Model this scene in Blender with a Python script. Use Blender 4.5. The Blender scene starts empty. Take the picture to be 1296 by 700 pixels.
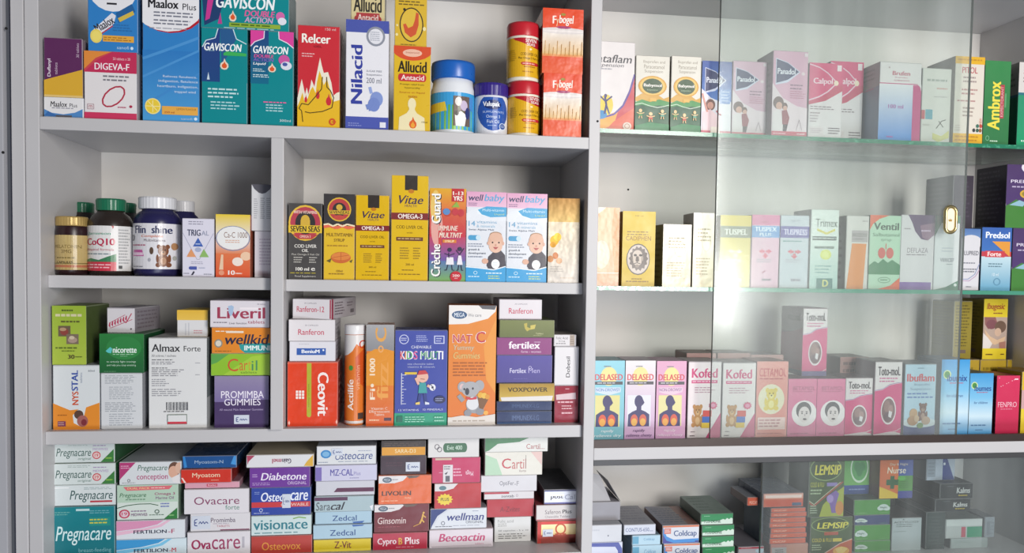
import bpy, bmesh, math, random
from mathutils import Vector
from mathutils.geometry import tessellate_polygon
random.seed(7)
scene = bpy.context.scene
COL = scene.collection

# ------------------------------------------------------------------ camera, world, light
FPX, CX, CY, D = 983.0, 648.0, 379.0, 0.983          # focal length and principal point of the 1296 x 700 frame, distance to the cabinet front
YAW, PITCH, ROLL = [math.radians(a) for a in (7.755, -2.325, 0.874)]
cam = bpy.data.cameras.new('camera'); camo = bpy.data.objects.new('camera', cam); COL.objects.link(camo)
fw = Vector((math.sin(YAW)*math.cos(PITCH), math.cos(YAW)*math.cos(PITCH), math.sin(PITCH)))
ri = Vector((math.cos(YAW), -math.sin(YAW), 0)); up = ri.cross(fw)
ri, up = ri*math.cos(ROLL)+up*math.sin(ROLL), up*math.cos(ROLL)-ri*math.sin(ROLL)
from mathutils import Matrix
camo.matrix_world = Matrix(((ri.x, up.x, -fw.x, 0), (ri.y, up.y, -fw.y, -D), (ri.z, up.z, -fw.z, 0), (0, 0, 0, 1)))
cam.sensor_width = 36; cam.sensor_fit = 'HORIZONTAL'; cam.lens = FPX/1296*36
cam.shift_y = (CY-350)/1296; cam.clip_start = 0.02
scene.camera = camo
def W(px, py, Y=0.0):                                  # the point of the plane Y that the photograph shows at a pixel
    d = fw + ri*((px-CX)/FPX) + up*((CY-py)/FPX)
    t = (Y+D)/d.y
    return d.x*t, d.z*t

vs = scene.view_settings
vs.view_transform = 'Standard'; vs.look = 'None'; vs.gamma = 1; vs.use_curve_mapping = False; vs.exposure = -0.13
wd = bpy.data.worlds.new('room_light'); scene.world = wd; wd.use_nodes = True
wn = wd.node_tree.nodes; wb = wn['Background']
wb.inputs[0].default_value = (0.62, 0.66, 0.78, 1); wb.inputs[1].default_value = 0.14
def area(name, loc, target, sx, sy, power, col):
    l = bpy.data.lights.new(name, 'AREA'); l.shape = 'RECTANGLE'; l.size = sx; l.size_y = sy; l.energy = power; l.color = col
    o = bpy.data.objects.new(name, l); COL.objects.link(o); o.location = loc
    o.rotation_euler = (Vector(target)-Vector(loc)).to_track_quat('-Z', 'Y').to_euler()
    return o
area('window_daylight', (0.86, -1.7, 0.27), (0.3, 0, 0.0), 0.44, 0.85, 31, (1.0, 0.965, 0.92))
area('doorway_daylight', (2.0, -3.25, 0.1), (0.45, 0, 0.0), 0.75, 1.3, 8.5, (1.0, 0.98, 0.95))
area('doorway_gap_daylight', (1.78, -3.15, -0.05), (0.4, 0, 0.0), 0.10, 0.26, 4.5, (1.0, 0.98, 0.95))
area('doorway_gap_daylight', (1.77, -3.15, -0.26), (0.4, 0, 0.0), 0.10, 0.09, 1.8, (1.0, 0.98, 0.95))
for gx in (2.07, 2.25, 2.39):  # thin lamps added only to draw faint streaks in the pane's reflection
    area('door_slat_daylight', (gx, -3.15, 0.08), (0.4, 0, 0.0), 0.012, 0.8, 0.22, (1.0, 0.98, 0.95))
area('floor_bounce_daylight', (0.5, -2.3, -1.15), (0.3, 0, -0.3), 1.4, 0.8, 30, (0.82, 0.89, 1.0))

# ------------------------------------------------------------------ materials
def lin(c):
    if isinstance(c, str):
        c = c.lstrip('#')
        if len(c) == 3: c = ''.join(a*2 for a in c)
        c = [int(c[i:i+2], 16)/255 for i in (0, 2, 4)]
    return tuple(a/12.92 if a <= 0.04045 else ((a+0.055)/1.055)**2.4 for a in c)
def nodemat(name):
    m = bpy.data.materials.new(name); m.use_nodes = True
    return m, m.node_tree.nodes, m.node_tree.links, m.node_tree.nodes['Principled BSDF']
def printed(name, rough, metal=0.0, bump=0.02, scale=60, spec=0.5, rvar=0.12):
    m, n, l, b = nodemat(name)
    a = n.new('ShaderNodeAttribute'); a.attribute_name = 'Col'
    tc = n.new('ShaderNodeTexCoord'); no = n.new('ShaderNodeTexNoise'); no.inputs['Scale'].default_value = scale; no.inputs['Detail'].default_value = 3
    l.new(tc.outputs['Object'], no.inputs['Vector'])
    l.new(a.outputs['Color'], b.inputs['Base Color'])
    mr = n.new('ShaderNodeMapRange'); mr.inputs['To Min'].default_value = rough-rvar; mr.inputs['To Max'].default_value = rough+rvar
    l.new(no.outputs[0], mr.inputs[0]); l.new(mr.outputs[0], b.inputs['Roughness'])
    bu = n.new('ShaderNodeBump'); bu.inputs['Strength'].default_value = bump; bu.inputs['Distance'].default_value = 0.01
    l.new(no.outputs[0], bu.inputs['Height']); l.new(bu.outputs[0], b.inputs['Normal'])
    b.inputs['Metallic'].default_value = metal; b.inputs['Specular IOR Level'].default_value = spec
    return m
M = {
 'card': printed('printed_card', 0.40),
 'gloss': printed('laminated_card', 0.27, bump=0.05, scale=25),
 'film': printed('shrink_film_over_card', 0.26, bump=0.16, scale=30, spec=0.35),
 'foil': printed('foil_card', 0.40, metal=0.3, bump=0.25, scale=26),
 'plastic': printed('moulded_plastic', 0.30, bump=0.01),
 'label': printed('paper_label', 0.28, bump=0.0),
}
def plain(name, col, rough, metal=0.0, nscale=12, amt=0.08, bump=0.0):
    m, n, l, b = nodemat(name)
    tc = n.new('ShaderNodeTexCoord'); no = n.new('ShaderNodeTexNoise'); no.inputs['Scale'].default_value = nscale; no.inputs['Detail'].default_value = 4
    l.new(tc.outputs['Object'], no.inputs['Vector'])
    mx = n.new('ShaderNodeMix'); mx.data_type = 'RGBA'
    c = lin(col); mx.inputs['A'].default_value = (*c, 1); mx.inputs['B'].default_value = (*[x*(1-amt) for x in c], 1)
    l.new(no.outputs[0], mx.inputs['Factor']); l.new(mx.outputs['Result'], b.inputs['Base Color'])
    b.inputs['Roughness'].default_value = rough; b.inputs['Metallic'].default_value = metal
    if bump:
        bu = n.new('ShaderNodeBump'); bu.inputs['Strength'].default_value = bump; bu.inputs['Distance'].default_value = 0.002
        l.new(no.outputs[0], bu.inputs['Height']); l.new(bu.outputs[0], b.inputs['Normal'])
    return m
M['melamine'] = plain('white_melamine', '#c3c1c2', 0.42, bump=0.05)
M['melamine_edge'] = plain('white_edge_band', '#cfcccd', 0.45)
M['backboard'] = plain('white_back_board', '#e4e1dd', 0.6)
M['plaster'] = plain('grey_plaster', '#a9a9ae', 0.8, nscale=30, bump=0.1)
M['dark'] = plain('gap_shade_dark', '#555664', 0.8)  # dark colour standing in for the shade inside a gap
M['track'] = plain('brown_anodised_track', '#4b403d', 0.4, metal=0.5, nscale=40, amt=0.25)
M['alu'] = plain('grey_anodised_track', '#48484a', 0.45, metal=0.2, nscale=40)
M['brass'] = plain('polished_brass', '#d6c28c', 0.28, metal=1.0)
M['ivory'] = plain('ivory_inlay', '#e9e2cf', 0.35)
M['hole'] = plain('black_hole', '#141416', 0.8)
def glass(name, tint, dust, edge=False):
    m = bpy.data.materials.new(name); m.use_nodes = True
    n, l = m.node_tree.nodes, m.node_tree.links; n.clear()
    out = n.new('ShaderNodeOutputMaterial')
    tr = n.new('ShaderNodeBsdfTransparent'); tr.inputs[0].default_value = (*tint, 1)
    gl = n.new('ShaderNodeBsdfGlossy'); gl.inputs['Roughness'].default_value = 0.12
    fr = n.new('ShaderNodeFresnel'); fr.inputs[0].default_value = 1.4
    m1 = n.new('ShaderNodeMixShader'); l.new(fr.outputs[0], m1.inputs[0]); l.new(tr.outputs[0], m1.inputs[1]); l.new(gl.outputs[0], m1.inputs[2])
    di = n.new('ShaderNodeBsdfDiffuse'); di.inputs[0].default_value = (0.8, 0.83, 0.82, 1)
    tc = n.new('ShaderNodeTexCoord'); mp = n.new('ShaderNodeMapping'); mp.inputs['Scale'].default_value = (26, 1, 1.2)
    no = n.new('ShaderNodeTexNoise'); no.inputs['Scale'].default_value = 1.0; no.inputs['Detail'].default_value = 4
    l.new(tc.outputs['Object'], mp.inputs[0]); l.new(mp.outputs[0], no.inputs['Vector'])
    mr = n.new('ShaderNodeMapRange'); mr.inputs['From Min'].default_value = 0.3; mr.inputs['From Max'].default_value = 0.75
    mr.inputs['To Min'].default_value = dust*0.6; mr.inputs['To Max'].default_value = dust*1.5
    l.new(no.outputs[0], mr.inputs[0])
    m2 = n.new('ShaderNodeMixShader'); l.new(mr.outputs[0], m2.inputs[0]); l.new(m1.outputs[0], m2.inputs[1]); l.new(di.outputs[0], m2.inputs[2])
    l.new(m2.outputs[0], out.inputs[0])
    return m
M['pane'] = glass('dusty_sliding_glass', (0.93, 0.965, 0.95), 0.085)
M['pane_low'] = glass('lower_sliding_glass', (0.90, 0.93, 0.93), 0.05)
M['shelf_glass'] = glass('glass_shelf_face', (0.86, 0.93, 0.90), 0.05)
def chipped_edge(name, base, chip, lo, wear_off=0.0):
    m, n, l, b = nodemat(name)
    tc = n.new('ShaderNodeTexCoord'); no = n.new('ShaderNodeTexNoise'); no.inputs['Scale'].default_value = 150; no.inputs['Detail'].default_value = 3
    l.new(tc.outputs['Object'], no.inputs['Vector'])
    r = n.new('ShaderNodeValToRGB'); r.color_ramp.elements[0].position = lo; r.color_ramp.elements[0].color = (*lin(base), 1)
    r.color_ramp.elements[1].position = lo+0.08; r.color_ramp.elements[1].color = (*lin(chip), 1)
    sp = n.new('ShaderNodeSeparateXYZ'); l.new(tc.outputs['Object'], sp.inputs[0])
    mr = n.new('ShaderNodeMapRange'); mr.inputs['From Min'].default_value = 0.36; mr.inputs['From Max'].default_value = 0.44; mr.inputs['To Min'].default_value = 0.0; mr.inputs['To Max'].default_value = wear_off
    l.new(sp.outputs['X'], mr.inputs[0])
    su = n.new('ShaderNodeMath'); su.operation = 'SUBTRACT'; l.new(no.outputs[0], su.inputs[0]); l.new(mr.outputs[0], su.inputs[1])
    l.new(su.outputs[0], r.inputs[0]); l.new(r.outputs[0], b.inputs['Base Color']); b.inputs['Roughness'].default_value = 0.15
    return m
M['green_edge'] = chipped_edge('green_glass_edge', '#2f7a5e', '#4f9a7c', 0.55)
M['chip_edge'] = chipped_edge('chipped_glass_edge', '#4c8f78', '#f2f6f4', 0.47, 0.3)
M['pane_edge'] = plain('dark_ground_glass_edge', '#5c645f', 0.3)

# ------------------------------------------------------------------ mesh helpers
def setprops(o, label=None, cat=None, group=None, kind=None):
    for k, v in (('label', label), ('category', cat), ('group', group), ('kind', kind)):
        if v: o[k] = v
    return o
def link(name, me, parent=None, loc=(0, 0, 0), rz=0.0):
    o = bpy.data.objects.new(name, me); COL.objects.link(o); o.location = loc; o.rotation_euler = (0, 0, rz)
    if parent: o.parent = parent
    return o
def boxmesh(name, x0, x1, y0, y1, z0, z1, mats, bev=0.0008, front=None):
    bm = bmesh.new()
    bmesh.ops.create_cube(bm, size=1)
    for v in bm.verts:
        v.co = ((x0+x1)/2+v.co.x*(x1-x0), (y0+y1)/2+v.co.y*(y1-y0), (z0+z1)/2+v.co.z*(z1-z0))
    if front is not None:
        for f in bm.faces:
            if f.normal.y < -0.9: f.material_index = front
    if bev: bmesh.ops.bevel(bm, geom=list(bm.edges), offset=bev, segments=2, affect='EDGES', profile=0.5)
    me = bpy.data.meshes.new(name); bm.to_mesh(me); bm.free()
    for m in mats: me.materials.append(m)
    return me
class PM:                                             # a printed mesh: faces with a colour of their own
    def __init__(s): s.v, s.f, s.c, s.sm = [], [], [], []
    def face(s, pts, cols, smooth=False):
        i = len(s.v); s.v += pts; s.f.append(tuple(range(i, i+len(pts))))
        if isinstance(cols[0], (int, float)): cols = [cols]*len(pts)
        s.c += list(cols); s.sm.append(smooth)
    def mesh(s, name, mat, weld=False):
        me = bpy.data.meshes.new(name); me.from_pydata(s.v, [], s.f)
        at = me.color_attributes.new('Col', 'FLOAT_COLOR', 'CORNER')
        at.data.foreach_set('color', [x for c in s.c for x in (*c, 1.0)])
        me.polygons.foreach_set('use_smooth', s.sm)
        me.materials.append(mat)
        if weld:
            bm = bmesh.new(); bm.from_mesh(me); bmesh.ops.remove_doubles(bm, verts=bm.verts, dist=1e-6); bm.to_mesh(me); bm.free()
        me.update()
        return me
def mixc(a, b, t): return tuple(x*(1-t)+y*t for x, y in zip(a, b))
def carton_faces(pm, x0, x1, y0, y1, z0, z1, fc, sc, tc, r=0.0007):
    fl, sl, tl = lin(fc), lin(sc), lin(tc)
    P = {}
    for ax in range(3):
        for sg in (0, 1):
            for a in (0, 1):
                for b in (0, 1):
                    o = [0, 0, 0]; o[ax] = sg; q = [i for i in range(3) if i != ax]; o[q[0]] = a; o[q[1]] = b
                    lo = [x0, y0, z0]; hi = [x1, y1, z1]
                    p = [0, 0, 0]
                    for i in range(3):
                        ins = 0 if i == ax else r
                        p[i] = (hi[i]-ins) if o[i] else (lo[i]+ins)
                    P[(ax, tuple(o))] = tuple(p)
    col = {(0, 0): sl, (0, 1): sl, (1, 0): fl, (1, 1): sl, (2, 0): tl, (2, 1): tl}
    for ax in range(3):
        q = [i for i in range(3) if i != ax]
        for sg in (0, 1):
            pts = []
            for a, b in ((0, 0), (1, 0), (1, 1), (0, 1)):
                o = [0, 0, 0]; o[ax] = sg; o[q[0]] = a; o[q[1]] = b; pts.append(P[(ax, tuple(o))])
            flip = (sg == 1) == (ax == 1)
            pm.face(pts[::-1] if flip else pts, col[(ax, sg)])
    for ax in range(3):                                # chamfers along each edge
        q = [i for i in range(3) if i != ax]
        for a in (0, 1):
            for b in (0, 1):
                e = []
                for t in (0, 1):
                    o = [0, 0, 0]; o[ax] = t; o[q[0]] = a; o[q[1]] = b; e.append(tuple(o))
                pm.face([P[(q[0], e[0])], P[(q[0], e[1])], P[(q[1], e[1])], P[(q[1], e[0])]], mixc(mixc(col[(q[0], a)], col[(q[1], b)], 0.5), (0.8, 0.8, 0.8), 0.22))
    for o in [(a, b, c) for a in (0, 1) for b in (0, 1) for c in (0, 1)]:
        pm.face([P[(0, o)], P[(1, o)], P[(2, o)]], mixc(fl, (0.8, 0.8, 0.8), 0.2))

_txt = {}
def text_tris(s, b=0.0, sh=0.0):
    k = (s, b, sh)
    if k not in _txt:
        cu = bpy.data.curves.new('lettering', 'FONT'); cu.body = s; cu.size = 1; cu.shear = sh; cu.resolution_u = 3; cu.fill_mode = 'FRONT'
        ob = bpy.data.objects.new('lettering', cu)
        me = bpy.data.meshes.new_from_object(ob)
        vs_ = [(v.co.x, v.co.y) for v in me.vertices]; fs = [tuple(p.vertices) for p in me.polygons]
        if b:                                          # heavier strokes: the outline printed twice, a hair apart
            n = len(vs_); dx = min(b*1.7, 0.034); vs_ = [(x-dx, y) for x, y in vs_]+[(x+dx, y+b*0.5) for x, y in vs_]; fs = fs+[tuple(i+n for i in f) for f in fs]
        x0 = min(v[0] for v in vs_); x1 = max(v[0] for v in vs_); y0 = min(v[1] for v in vs_); y1 = max(v[1] for v in vs_)
        vs_ = [((x-x0)/(x1-x0), (y-y0)/(y1-y0)) for x, y in vs_]
        bpy.data.objects.remove(ob); bpy.data.curves.remove(cu); bpy.data.meshes.remove(me)
        _txt[k] = (vs_, fs)
    return _txt[k]

# print operations, in fractions of the face: u from its left edge, v from its top edge
def t(s, u0, v0, u1, v1, c, rot=0, sh=0.0, b=0.011): return ('t', s, u0, v0, u1, v1, c, rot, sh, b)
def r(u0, v0, u1, v1, c, c2=None): return ('r', u0, v0, u1, v1, c, c2)          # c2: the colour at the bottom of a printed blend
def rh(u0, v0, u1, v1, c, c2): return ('rh', u0, v0, u1, v1, c, c2)             # the same, side to side
def p(c, *pts): return ('p', c, pts)
def e(cx, cy, rx, ry, c): return ('e', cx, cy, rx, ry, c)
def o(cx, cy, rx, ry, th, c): return ('o', cx, cy, rx, ry, th, c)
def s(c, th, *pts): return ('s', c, th, pts)
def l(u0, v0, u1, v1, n, c): return ('l', u0, v0, u1, v1, n, c)
def many(*a): return ('m', [x for y in a for x in (y if isinstance(y, list) else [y])])
def flame(cx, cy, w, h, c): return p(c, (cx, cy-h/2), (cx+w*.18, cy-h*.2), (cx+w*.42, cy), (cx+w*.45, cy+h*.25), (cx+w*.25, cy+h*.46), (cx, cy+h/2), (cx-w*.3, cy+h*.44), (cx-w*.48, cy+h*.2), (cx-w*.4, cy-h*.05), (cx-w*.12, cy-h*.22))
def bust(cx, v0, w, h, c, lungs=None):
    a = [p(c, (cx-w*.5, v0+h), (cx-w*.48, v0+h*.62), (cx-w*.3, v0+h*.53), (cx-w*.1, v0+h*.47), (cx-w*.1, v0+h*.35), (cx+w*.12, v0+h*.35), (cx+w*.12, v0+h*.47), (cx+w*.32, v0+h*.53), (cx+w*.5, v0+h*.62), (cx+w*.5, v0+h)), e(cx, v0+h*.2, w*.2, h*.2, c), p(c, (cx+w*.18, v0+h*.12), (cx+w*.26, v0+h*.24), (cx+w*.17, v0+h*.33))]
    if lungs: a += [e(cx-w*.2, v0+h*.8, w*.17, h*.19, lungs[0]), e(cx+w*.2, v0+h*.8, w*.17, h*.19, lungs[0]), e(cx-w*.2, v0+h*.86, w*.13, h*.12, lungs[1]), e(cx+w*.2, v0+h*.86, w*.13, h*.12, lungs[1])]
    return ('m', a)
def face(cx, cy, rx, ry, skin, hair, eye='#3a2a22'):
    return ('m', [e(cx, cy-ry*.12, rx, ry*.98, hair), e(cx, cy+ry*.12, rx*.86, ry*.86, skin), e(cx-rx*.35, cy, rx*.1, ry*.07, eye), e(cx+rx*.35, cy, rx*.1, ry*.07, eye), e(cx, cy+ry*.55, rx*.28, ry*.07, '#b06058'), e(cx, cy+ry*.25, rx*.1, ry*.08, '#c98f78')])
def bear(cx, cy, w, h, c, c2):
    return ('m', [e(cx-w*.3, cy-h*.4, w*.14, h*.1, c), e(cx+w*.3, cy-h*.4, w*.14, h*.1, c), e(cx-w*.36, cy+h*.4, w*.18, h*.1, c), e(cx+w*.36, cy+h*.4, w*.18, h*.1, c), e(cx, cy+h*.2, w*.36, h*.28, c), e(cx-w*.4, cy+h*.12, w*.1, h*.18, c), e(cx+w*.4, cy+h*.12, w*.1, h*.18, c), e(cx, cy-h*.22, w*.36, h*.25, c), e(cx, cy-h*.13, w*.16, h*.1, c2), e(cx, cy+h*.22, w*.2, h*.17, c2), e(cx-w*.13, cy-h*.26, w*.04, h*.03, '#2a1c14'), e(cx+w*.13, cy-h*.26, w*.04, h*.03, '#2a1c14'), e(cx, cy-h*.17, w*.06, h*.03, '#2a1c14')])
def kid(cx, cy, w, h, c, skin='#e8c08a'):
    return ('m', [e(cx, cy-h*.32, w*.22, h*.18, skin), p(c, (cx-w*.2, cy-h*.12), (cx+w*.2, cy-h*.12), (cx+w*.28, cy+h*.22), (cx-w*.28, cy+h*.22)), s(skin, w*.1, (cx-w*.5, cy-h*.12), (cx-w*.1, cy-h*.02), (cx+w*.1, cy-h*.02), (cx+w*.5, cy-h*.12)), s(skin, w*.1, (cx-w*.12, cy+h*.22), (cx-w*.2, cy+h*.48)), s(skin, w*.1, (cx+w*.12, cy+h*.22), (cx+w*.2, cy+h*.48))])

def flatmap(x0, w, z0, h, y):
    return lambda u, v, k: (x0+u*w, y-k*3e-5, z0+(1-v)*h)
def cylmap(R, z0, h):
    def f(u, v, k):
        a = math.asin(max(-0.999, min(0.999, 2*u-1)))
        rr = R+k*3e-5
        return (rr*math.sin(a), -rr*math.cos(a), z0+(1-v)*h)
    return f
def clip(poly, a, b):
    for sgn, lim in ((1, a), (-1, b)):
        out = []
        for i in range(len(poly)):
            P, Q = poly[i-1], poly[i]
            ip, iq = sgn*(P[0]-lim) >= 0, sgn*(Q[0]-lim) >= 0
            if ip != iq:
                tt = (lim-P[0])/(Q[0]-P[0]); out.append((lim, P[1]+(Q[1]-P[1])*tt))
            if iq: out.append(Q)
        poly = out
        if len(poly) < 3: return []
    return poly
def draw(pm, art, mp, w, h, curved=False):
    asp = w/h
    st = {'k': 1}
    def put(pts, c):
        k = st['k']
        # keep every print inside its face
        if min(q[0] for q in pts) < -1e-6 or max(q[0] for q in pts) > 1+1e-6 or min(q[1] for q in pts) < -1e-6 or max(q[1] for q in pts) > 1+1e-6:
            pts = clip(list(pts), 0, 1)
            if len(pts) < 3: return
            pts = [(y, x) for x, y in clip([(y, x) for x, y in pts], 0, 1)]
            if len(pts) < 3: return
        ar = sum(pts[i-1][0]*pts[i][1]-pts[i][0]*pts[i-1][1] for i in range(len(pts)))
        if ar > 0: pts = pts[::-1]                     # v runs downwards: keep the normals to the front
        pieces = [pts]
        if curved:
            N = 20; pieces = []
            tr = [pts] if len(pts) <= 4 else [[pts[i] for i in q] for q in tessellate_polygon([[Vector((x, y, 0)) for x, y in pts]])]
            us = [0.5+0.5*math.sin(-math.pi/2+math.pi*i/N) for i in range(N+1)]
            for q in tr:
                ar = sum(q[i-1][0]*q[i][1]-q[i][0]*q[i-1][1] for i in range(len(q)))
                if ar > 0: q = q[::-1]
                lo, hi = min(x for x, _ in q), max(x for x, _ in q)
                for i in range(N):
                    if us[i+1] <= lo or us[i] >= hi: continue
                    g = clip(q, us[i], us[i+1])
                    if len(g) >= 3: pieces.append(g)
        for q in pieces: pm.face([mp(u, v, k) for u, v in q], c if isinstance(c[0], float) else c)
    def putc(quad, cols):
        pm.face([mp(u, v, st['k']) for u, v in quad], cols)
    def do(op):
        kd = op[0]
        if kd == 'm':
            for q in op[1]: do(q)
            return
        if kd == 'r' or kd == 'rh':
            _, u0, v0, u1, v1, c, c2 = op; a = lin(c)
            if c2 is None: put([(u0, v0), (u0, v1), (u1, v1), (u1, v0)], a)
            else:
                b = lin(c2); n = 10 if curved else 1
                for i in range(n):
                    ua, ub = u0+(u1-u0)*i/n, u0+(u1-u0)*(i+1)/n
                    if kd == 'r': putc([(ua, v0), (ua, v1), (ub, v1), (ub, v0)], [a, b, b, a])
                    else: putc([(ua, v0), (ua, v1), (ub, v1), (ub, v0)], [mixc(a, b, i/n), mixc(a, b, i/n), mixc(a, b, (i+1)/n), mixc(a, b, (i+1)/n)])
        elif kd == 'p': put(list(op[2]), lin(op[1]))
        elif kd == 'e':
            _, cx, cy, rx, ry, c = op
            put([(cx+rx*math.cos(2*math.pi*i/20), cy+ry*math.sin(2*math.pi*i/20)) for i in range(20)], lin(c))
        elif kd == 'o':
            _, cx, cy, rx, ry, th, c = op; c = lin(c); n = 28; ty = th*asp
            for i in range(n):
                a, b = 2*math.pi*i/n, 2*math.pi*(i+1)/n
                put([(cx+rx*math.cos(a), cy+ry*math.sin(a)), (cx+rx*math.cos(b), cy+ry*math.sin(b)), (cx+(rx-th)*math.cos(b), cy+(ry-ty)*math.sin(b)), (cx+(rx-th)*math.cos(a), cy+(ry-ty)*math.sin(a))], c)
        elif kd == 's':
            _, c, th, pts = op; c = lin(c)
            for (ax, ay), (bx, by) in zip(pts, pts[1:]):
                dx, dy = (bx-ax), (by-ay)/asp; L = math.hypot(dx, dy) or 1
                nx, ny = -dy/L*th/2, dx/L*th/2*asp
                put([(ax+nx, ay+ny), (bx+nx, by+ny), (bx-nx, by-ny), (ax-nx, ay-ny)], c); st['k'] += 1
        elif kd == 'l':
            _, u0, v0, u1, v1, n, c = op; c = lin(c); rnd = random.Random(int(u0*997+v0*7919+n))
            pitch = (v1-v0)/n
            for i in range(n):
                va = v0+i*pitch+pitch*.2; vb = va+pitch*.42; x = u0; end = u1-(u1-u0)*rnd.random()*.25
                while x < end:
                    wl = (u1-u0)*rnd.uniform(.08, .22); xe = min(end, x+wl); put([(x, va), (x, vb), (xe, vb), (xe, va)], c); x = xe+(u1-u0)*.035
        elif kd == 't':
            _, tx, u0, v0, u1, v1, c, rot, sh, b = op; c = lin(c)
            vv, ff = text_tris(tx, b, sh)
            if rot == 90: q = [(u0+y*(u1-u0)*-1+(u1-u0), v1-x*(v1-v0)) for x, y in vv]
            elif rot == -90: q = [(u0+y*(u1-u0), v0+x*(v1-v0)) for x, y in vv]
            elif rot == 180: q = [(u1-x*(u1-u0), v0+y*(v1-v0)) for x, y in vv]
            else: q = [(u0+x*(u1-u0), v1-y*(v1-v0)) for x, y in vv]
            if rot not in (0, 90, -90, 180):           # set on a slant about the middle of its box
                ca, sa = math.cos(math.radians(rot)), math.sin(math.radians(rot)); mu, mv = (u0+u1)/2, (v0+v1)/2
                q = [(mu+(x-mu)*ca+(y-mv)/asp*sa, mv+((y-mv)/asp*ca-(x-mu)*sa)*asp) for x, y in q]
            
            for j, f in enumerate(ff):
                if b and j == len(ff)//2: st['k'] += 1
                put([q[i] for i in f], c)
        st['k'] += 1
    for op in art: do(op)
    pm.k = st['k']
    return pm

# ------------------------------------------------------------------ the cabinet
YB = 0.187                                             # depth of the shelves to the back board
xa, xg, xp = W(16.6, 334)[0], W(33.6, 334)[0], W(51.4, 334)[0]
xd0, xd1 = W(342.6, 334)[0], W(358.8, 334)[0]
xm0, xm1 = W(742.4, 334)[0], W(756.2, 334)[0]
xr = W(1240, 60, YB)[0]
z1t, z1b = W(400, 160.6)[1], W(400, 176.2)[1]
z2t, z2b = W(400, 354.0, 0.019)[1], W(400, 369.0, 0.019)[1]
z2tl, z2bl = W(200, 349.9, 0.019)[1], W(200, 365.7, 0.019)[1]
z3t, z3b = W(400, 542.2, 0.008)[1], W(400, 558.2, 0.008)[1]
zwt, zwb = W(1000, 563.2)[1], W(1000, 578.2)[1]
ztop = W(800, 16.3, YB)[1]
z4t = W(500, 707)[1]                                    # the bottom shelf, its front edge just below the frame
zlt = W(900, 724)[1]
zg1, zg2 = W(960, 170.3, 0.012)[1], W(960, 364.4, 0.012)[1]
GT = 0.0055
cab = bpy.data.objects.new('shelving_unit', None); COL.objects.link(cab); cab.location = (0, 0, z4t-0.2)
setprops(cab, 'white melamine wall shelving unit with dividers holding all the medicine packs', 'shelving unit')
def board(name, x0, x1, y0, y1, z0, z1, mats=('melamine',), bev=0.0008, parent=cab, front=None):
    me = boxmesh(name, x0, x1, y0, y1, z0-(z4t-0.2), z1-(z4t-0.2), [M[m] for m in mats], bev, front)
    return link(name, me, parent)
zl = z4t-0.12
board('side_panel', xa, xg-0.0006, -0.001, YB, zl, ztop+0.03)
board('side_panel', xg, xp, 0, YB, zl, ztop+0.03)
board('divider', xd0, xd1, 0, YB, z3t, z1b)
board('partition_panel', xm0, xm1, 0, YB, zl, ztop+0.03)
board('side_panel', xr, xr+0.016, 0, YB, zl, ztop+0.03)
board('back_panel', xa, xr+0.016, YB, YB+0.006, zl, ztop+0.03, ('backboard',), 0)
board('top_panel', xp, xm0, 0, YB, ztop, ztop+0.016)
board('top_panel', xm1, xr, 0.0, YB, ztop, ztop+0.016)
board('shelf', xp, xm0, 0, YB, z1b, z1t)
board('shelf', xp, xd0, 0.0186, YB, z2bl, z2tl)
board('shelf', xd1, xm0, 0.0195, YB, z2b, z2t)
board('shelf', xp, xm0, 0.008, YB, z3b, z3t)
board('shelf', xp, xm0, 0, YB, z4t-0.016, z4t)
board('base_board', xm1, xr, 0, YB, zwb, zwt)
board('base_board', xm1, xr, 0, YB, zlt-0.016, zlt)
lt = W(1000, 585.0)[1]
zrow = W(1000, 552.6, 0.034)[1]
board('base_board', xm1, xr, 0.0262, YB, zwt+0.0002, zrow)
board('lower_track', xm1, xr, 0.0, 0.022, lt, zwb, ('alu',), 0.0005)
# upper sliding track: a low channel with three ribs on the base board
tr_t = W(1000, 552.2)[1]; zb0 = z4t-0.2
tk = bpy.data.meshes.new('sliding_track'); bm = bmesh.new()
for (y0, y1, zz0, zz1) in ((0.0, 0.024, zwt, zwt+0.0018), (0.0, 0.0022, zwt+0.0018, tr_t-0.0015), (0.0105, 0.0127, zwt+0.0018, zwt+0.006), (0.0218, 0.024, zwt+0.0018, zwt+0.006)):
    g = bmesh.ops.create_cube(bm, size=1)
    for v in g['verts']: v.co = ((xm1+xr)/2+v.co.x*(xr-xm1), (y0+y1)/2+v.co.y*(y1-y0), (zz0+zz1)/2+v.co.z*(zz1-zz0)-zb0)
bm.to_mesh(tk); bm.free(); tk.materials.append(M['track']); link('sliding_track', tk, cab)
def disc(name, x, y, z, rad, axis, mat, parent, th=0.0006):
    bm = bmesh.new(); bmesh.ops.create_cone(bm, cap_ends=True, segments=14, radius1=rad, radius2=rad, depth=th)
    rot = Matrix.Rotation(math.pi/2, 4, 'X' if axis == 'Y' else 'Y'); bmesh.ops.transform(bm, matrix=Matrix.Translation((x, y, z)) @ rot, verts=bm.verts)
    me = bpy.data.meshes.new(name); bm.to_mesh(me); bm.free(); me.materials.append(M[mat]); return link(name, me, parent)
for (px, py) in ((757.5, 153.5),):
    X, Z = W(px-1.2, py); disc('pin_hole', X, -0.0002, Z-zb0, 0.0014, 'Y', 'hole', cab)
for (px, py) in ((795, 240),):
    X, Z = W(px, py, YB); disc('pin_hole', X, YB-0.0003, Z-zb0, 0.0014, 'Y', 'hole', cab)
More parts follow.
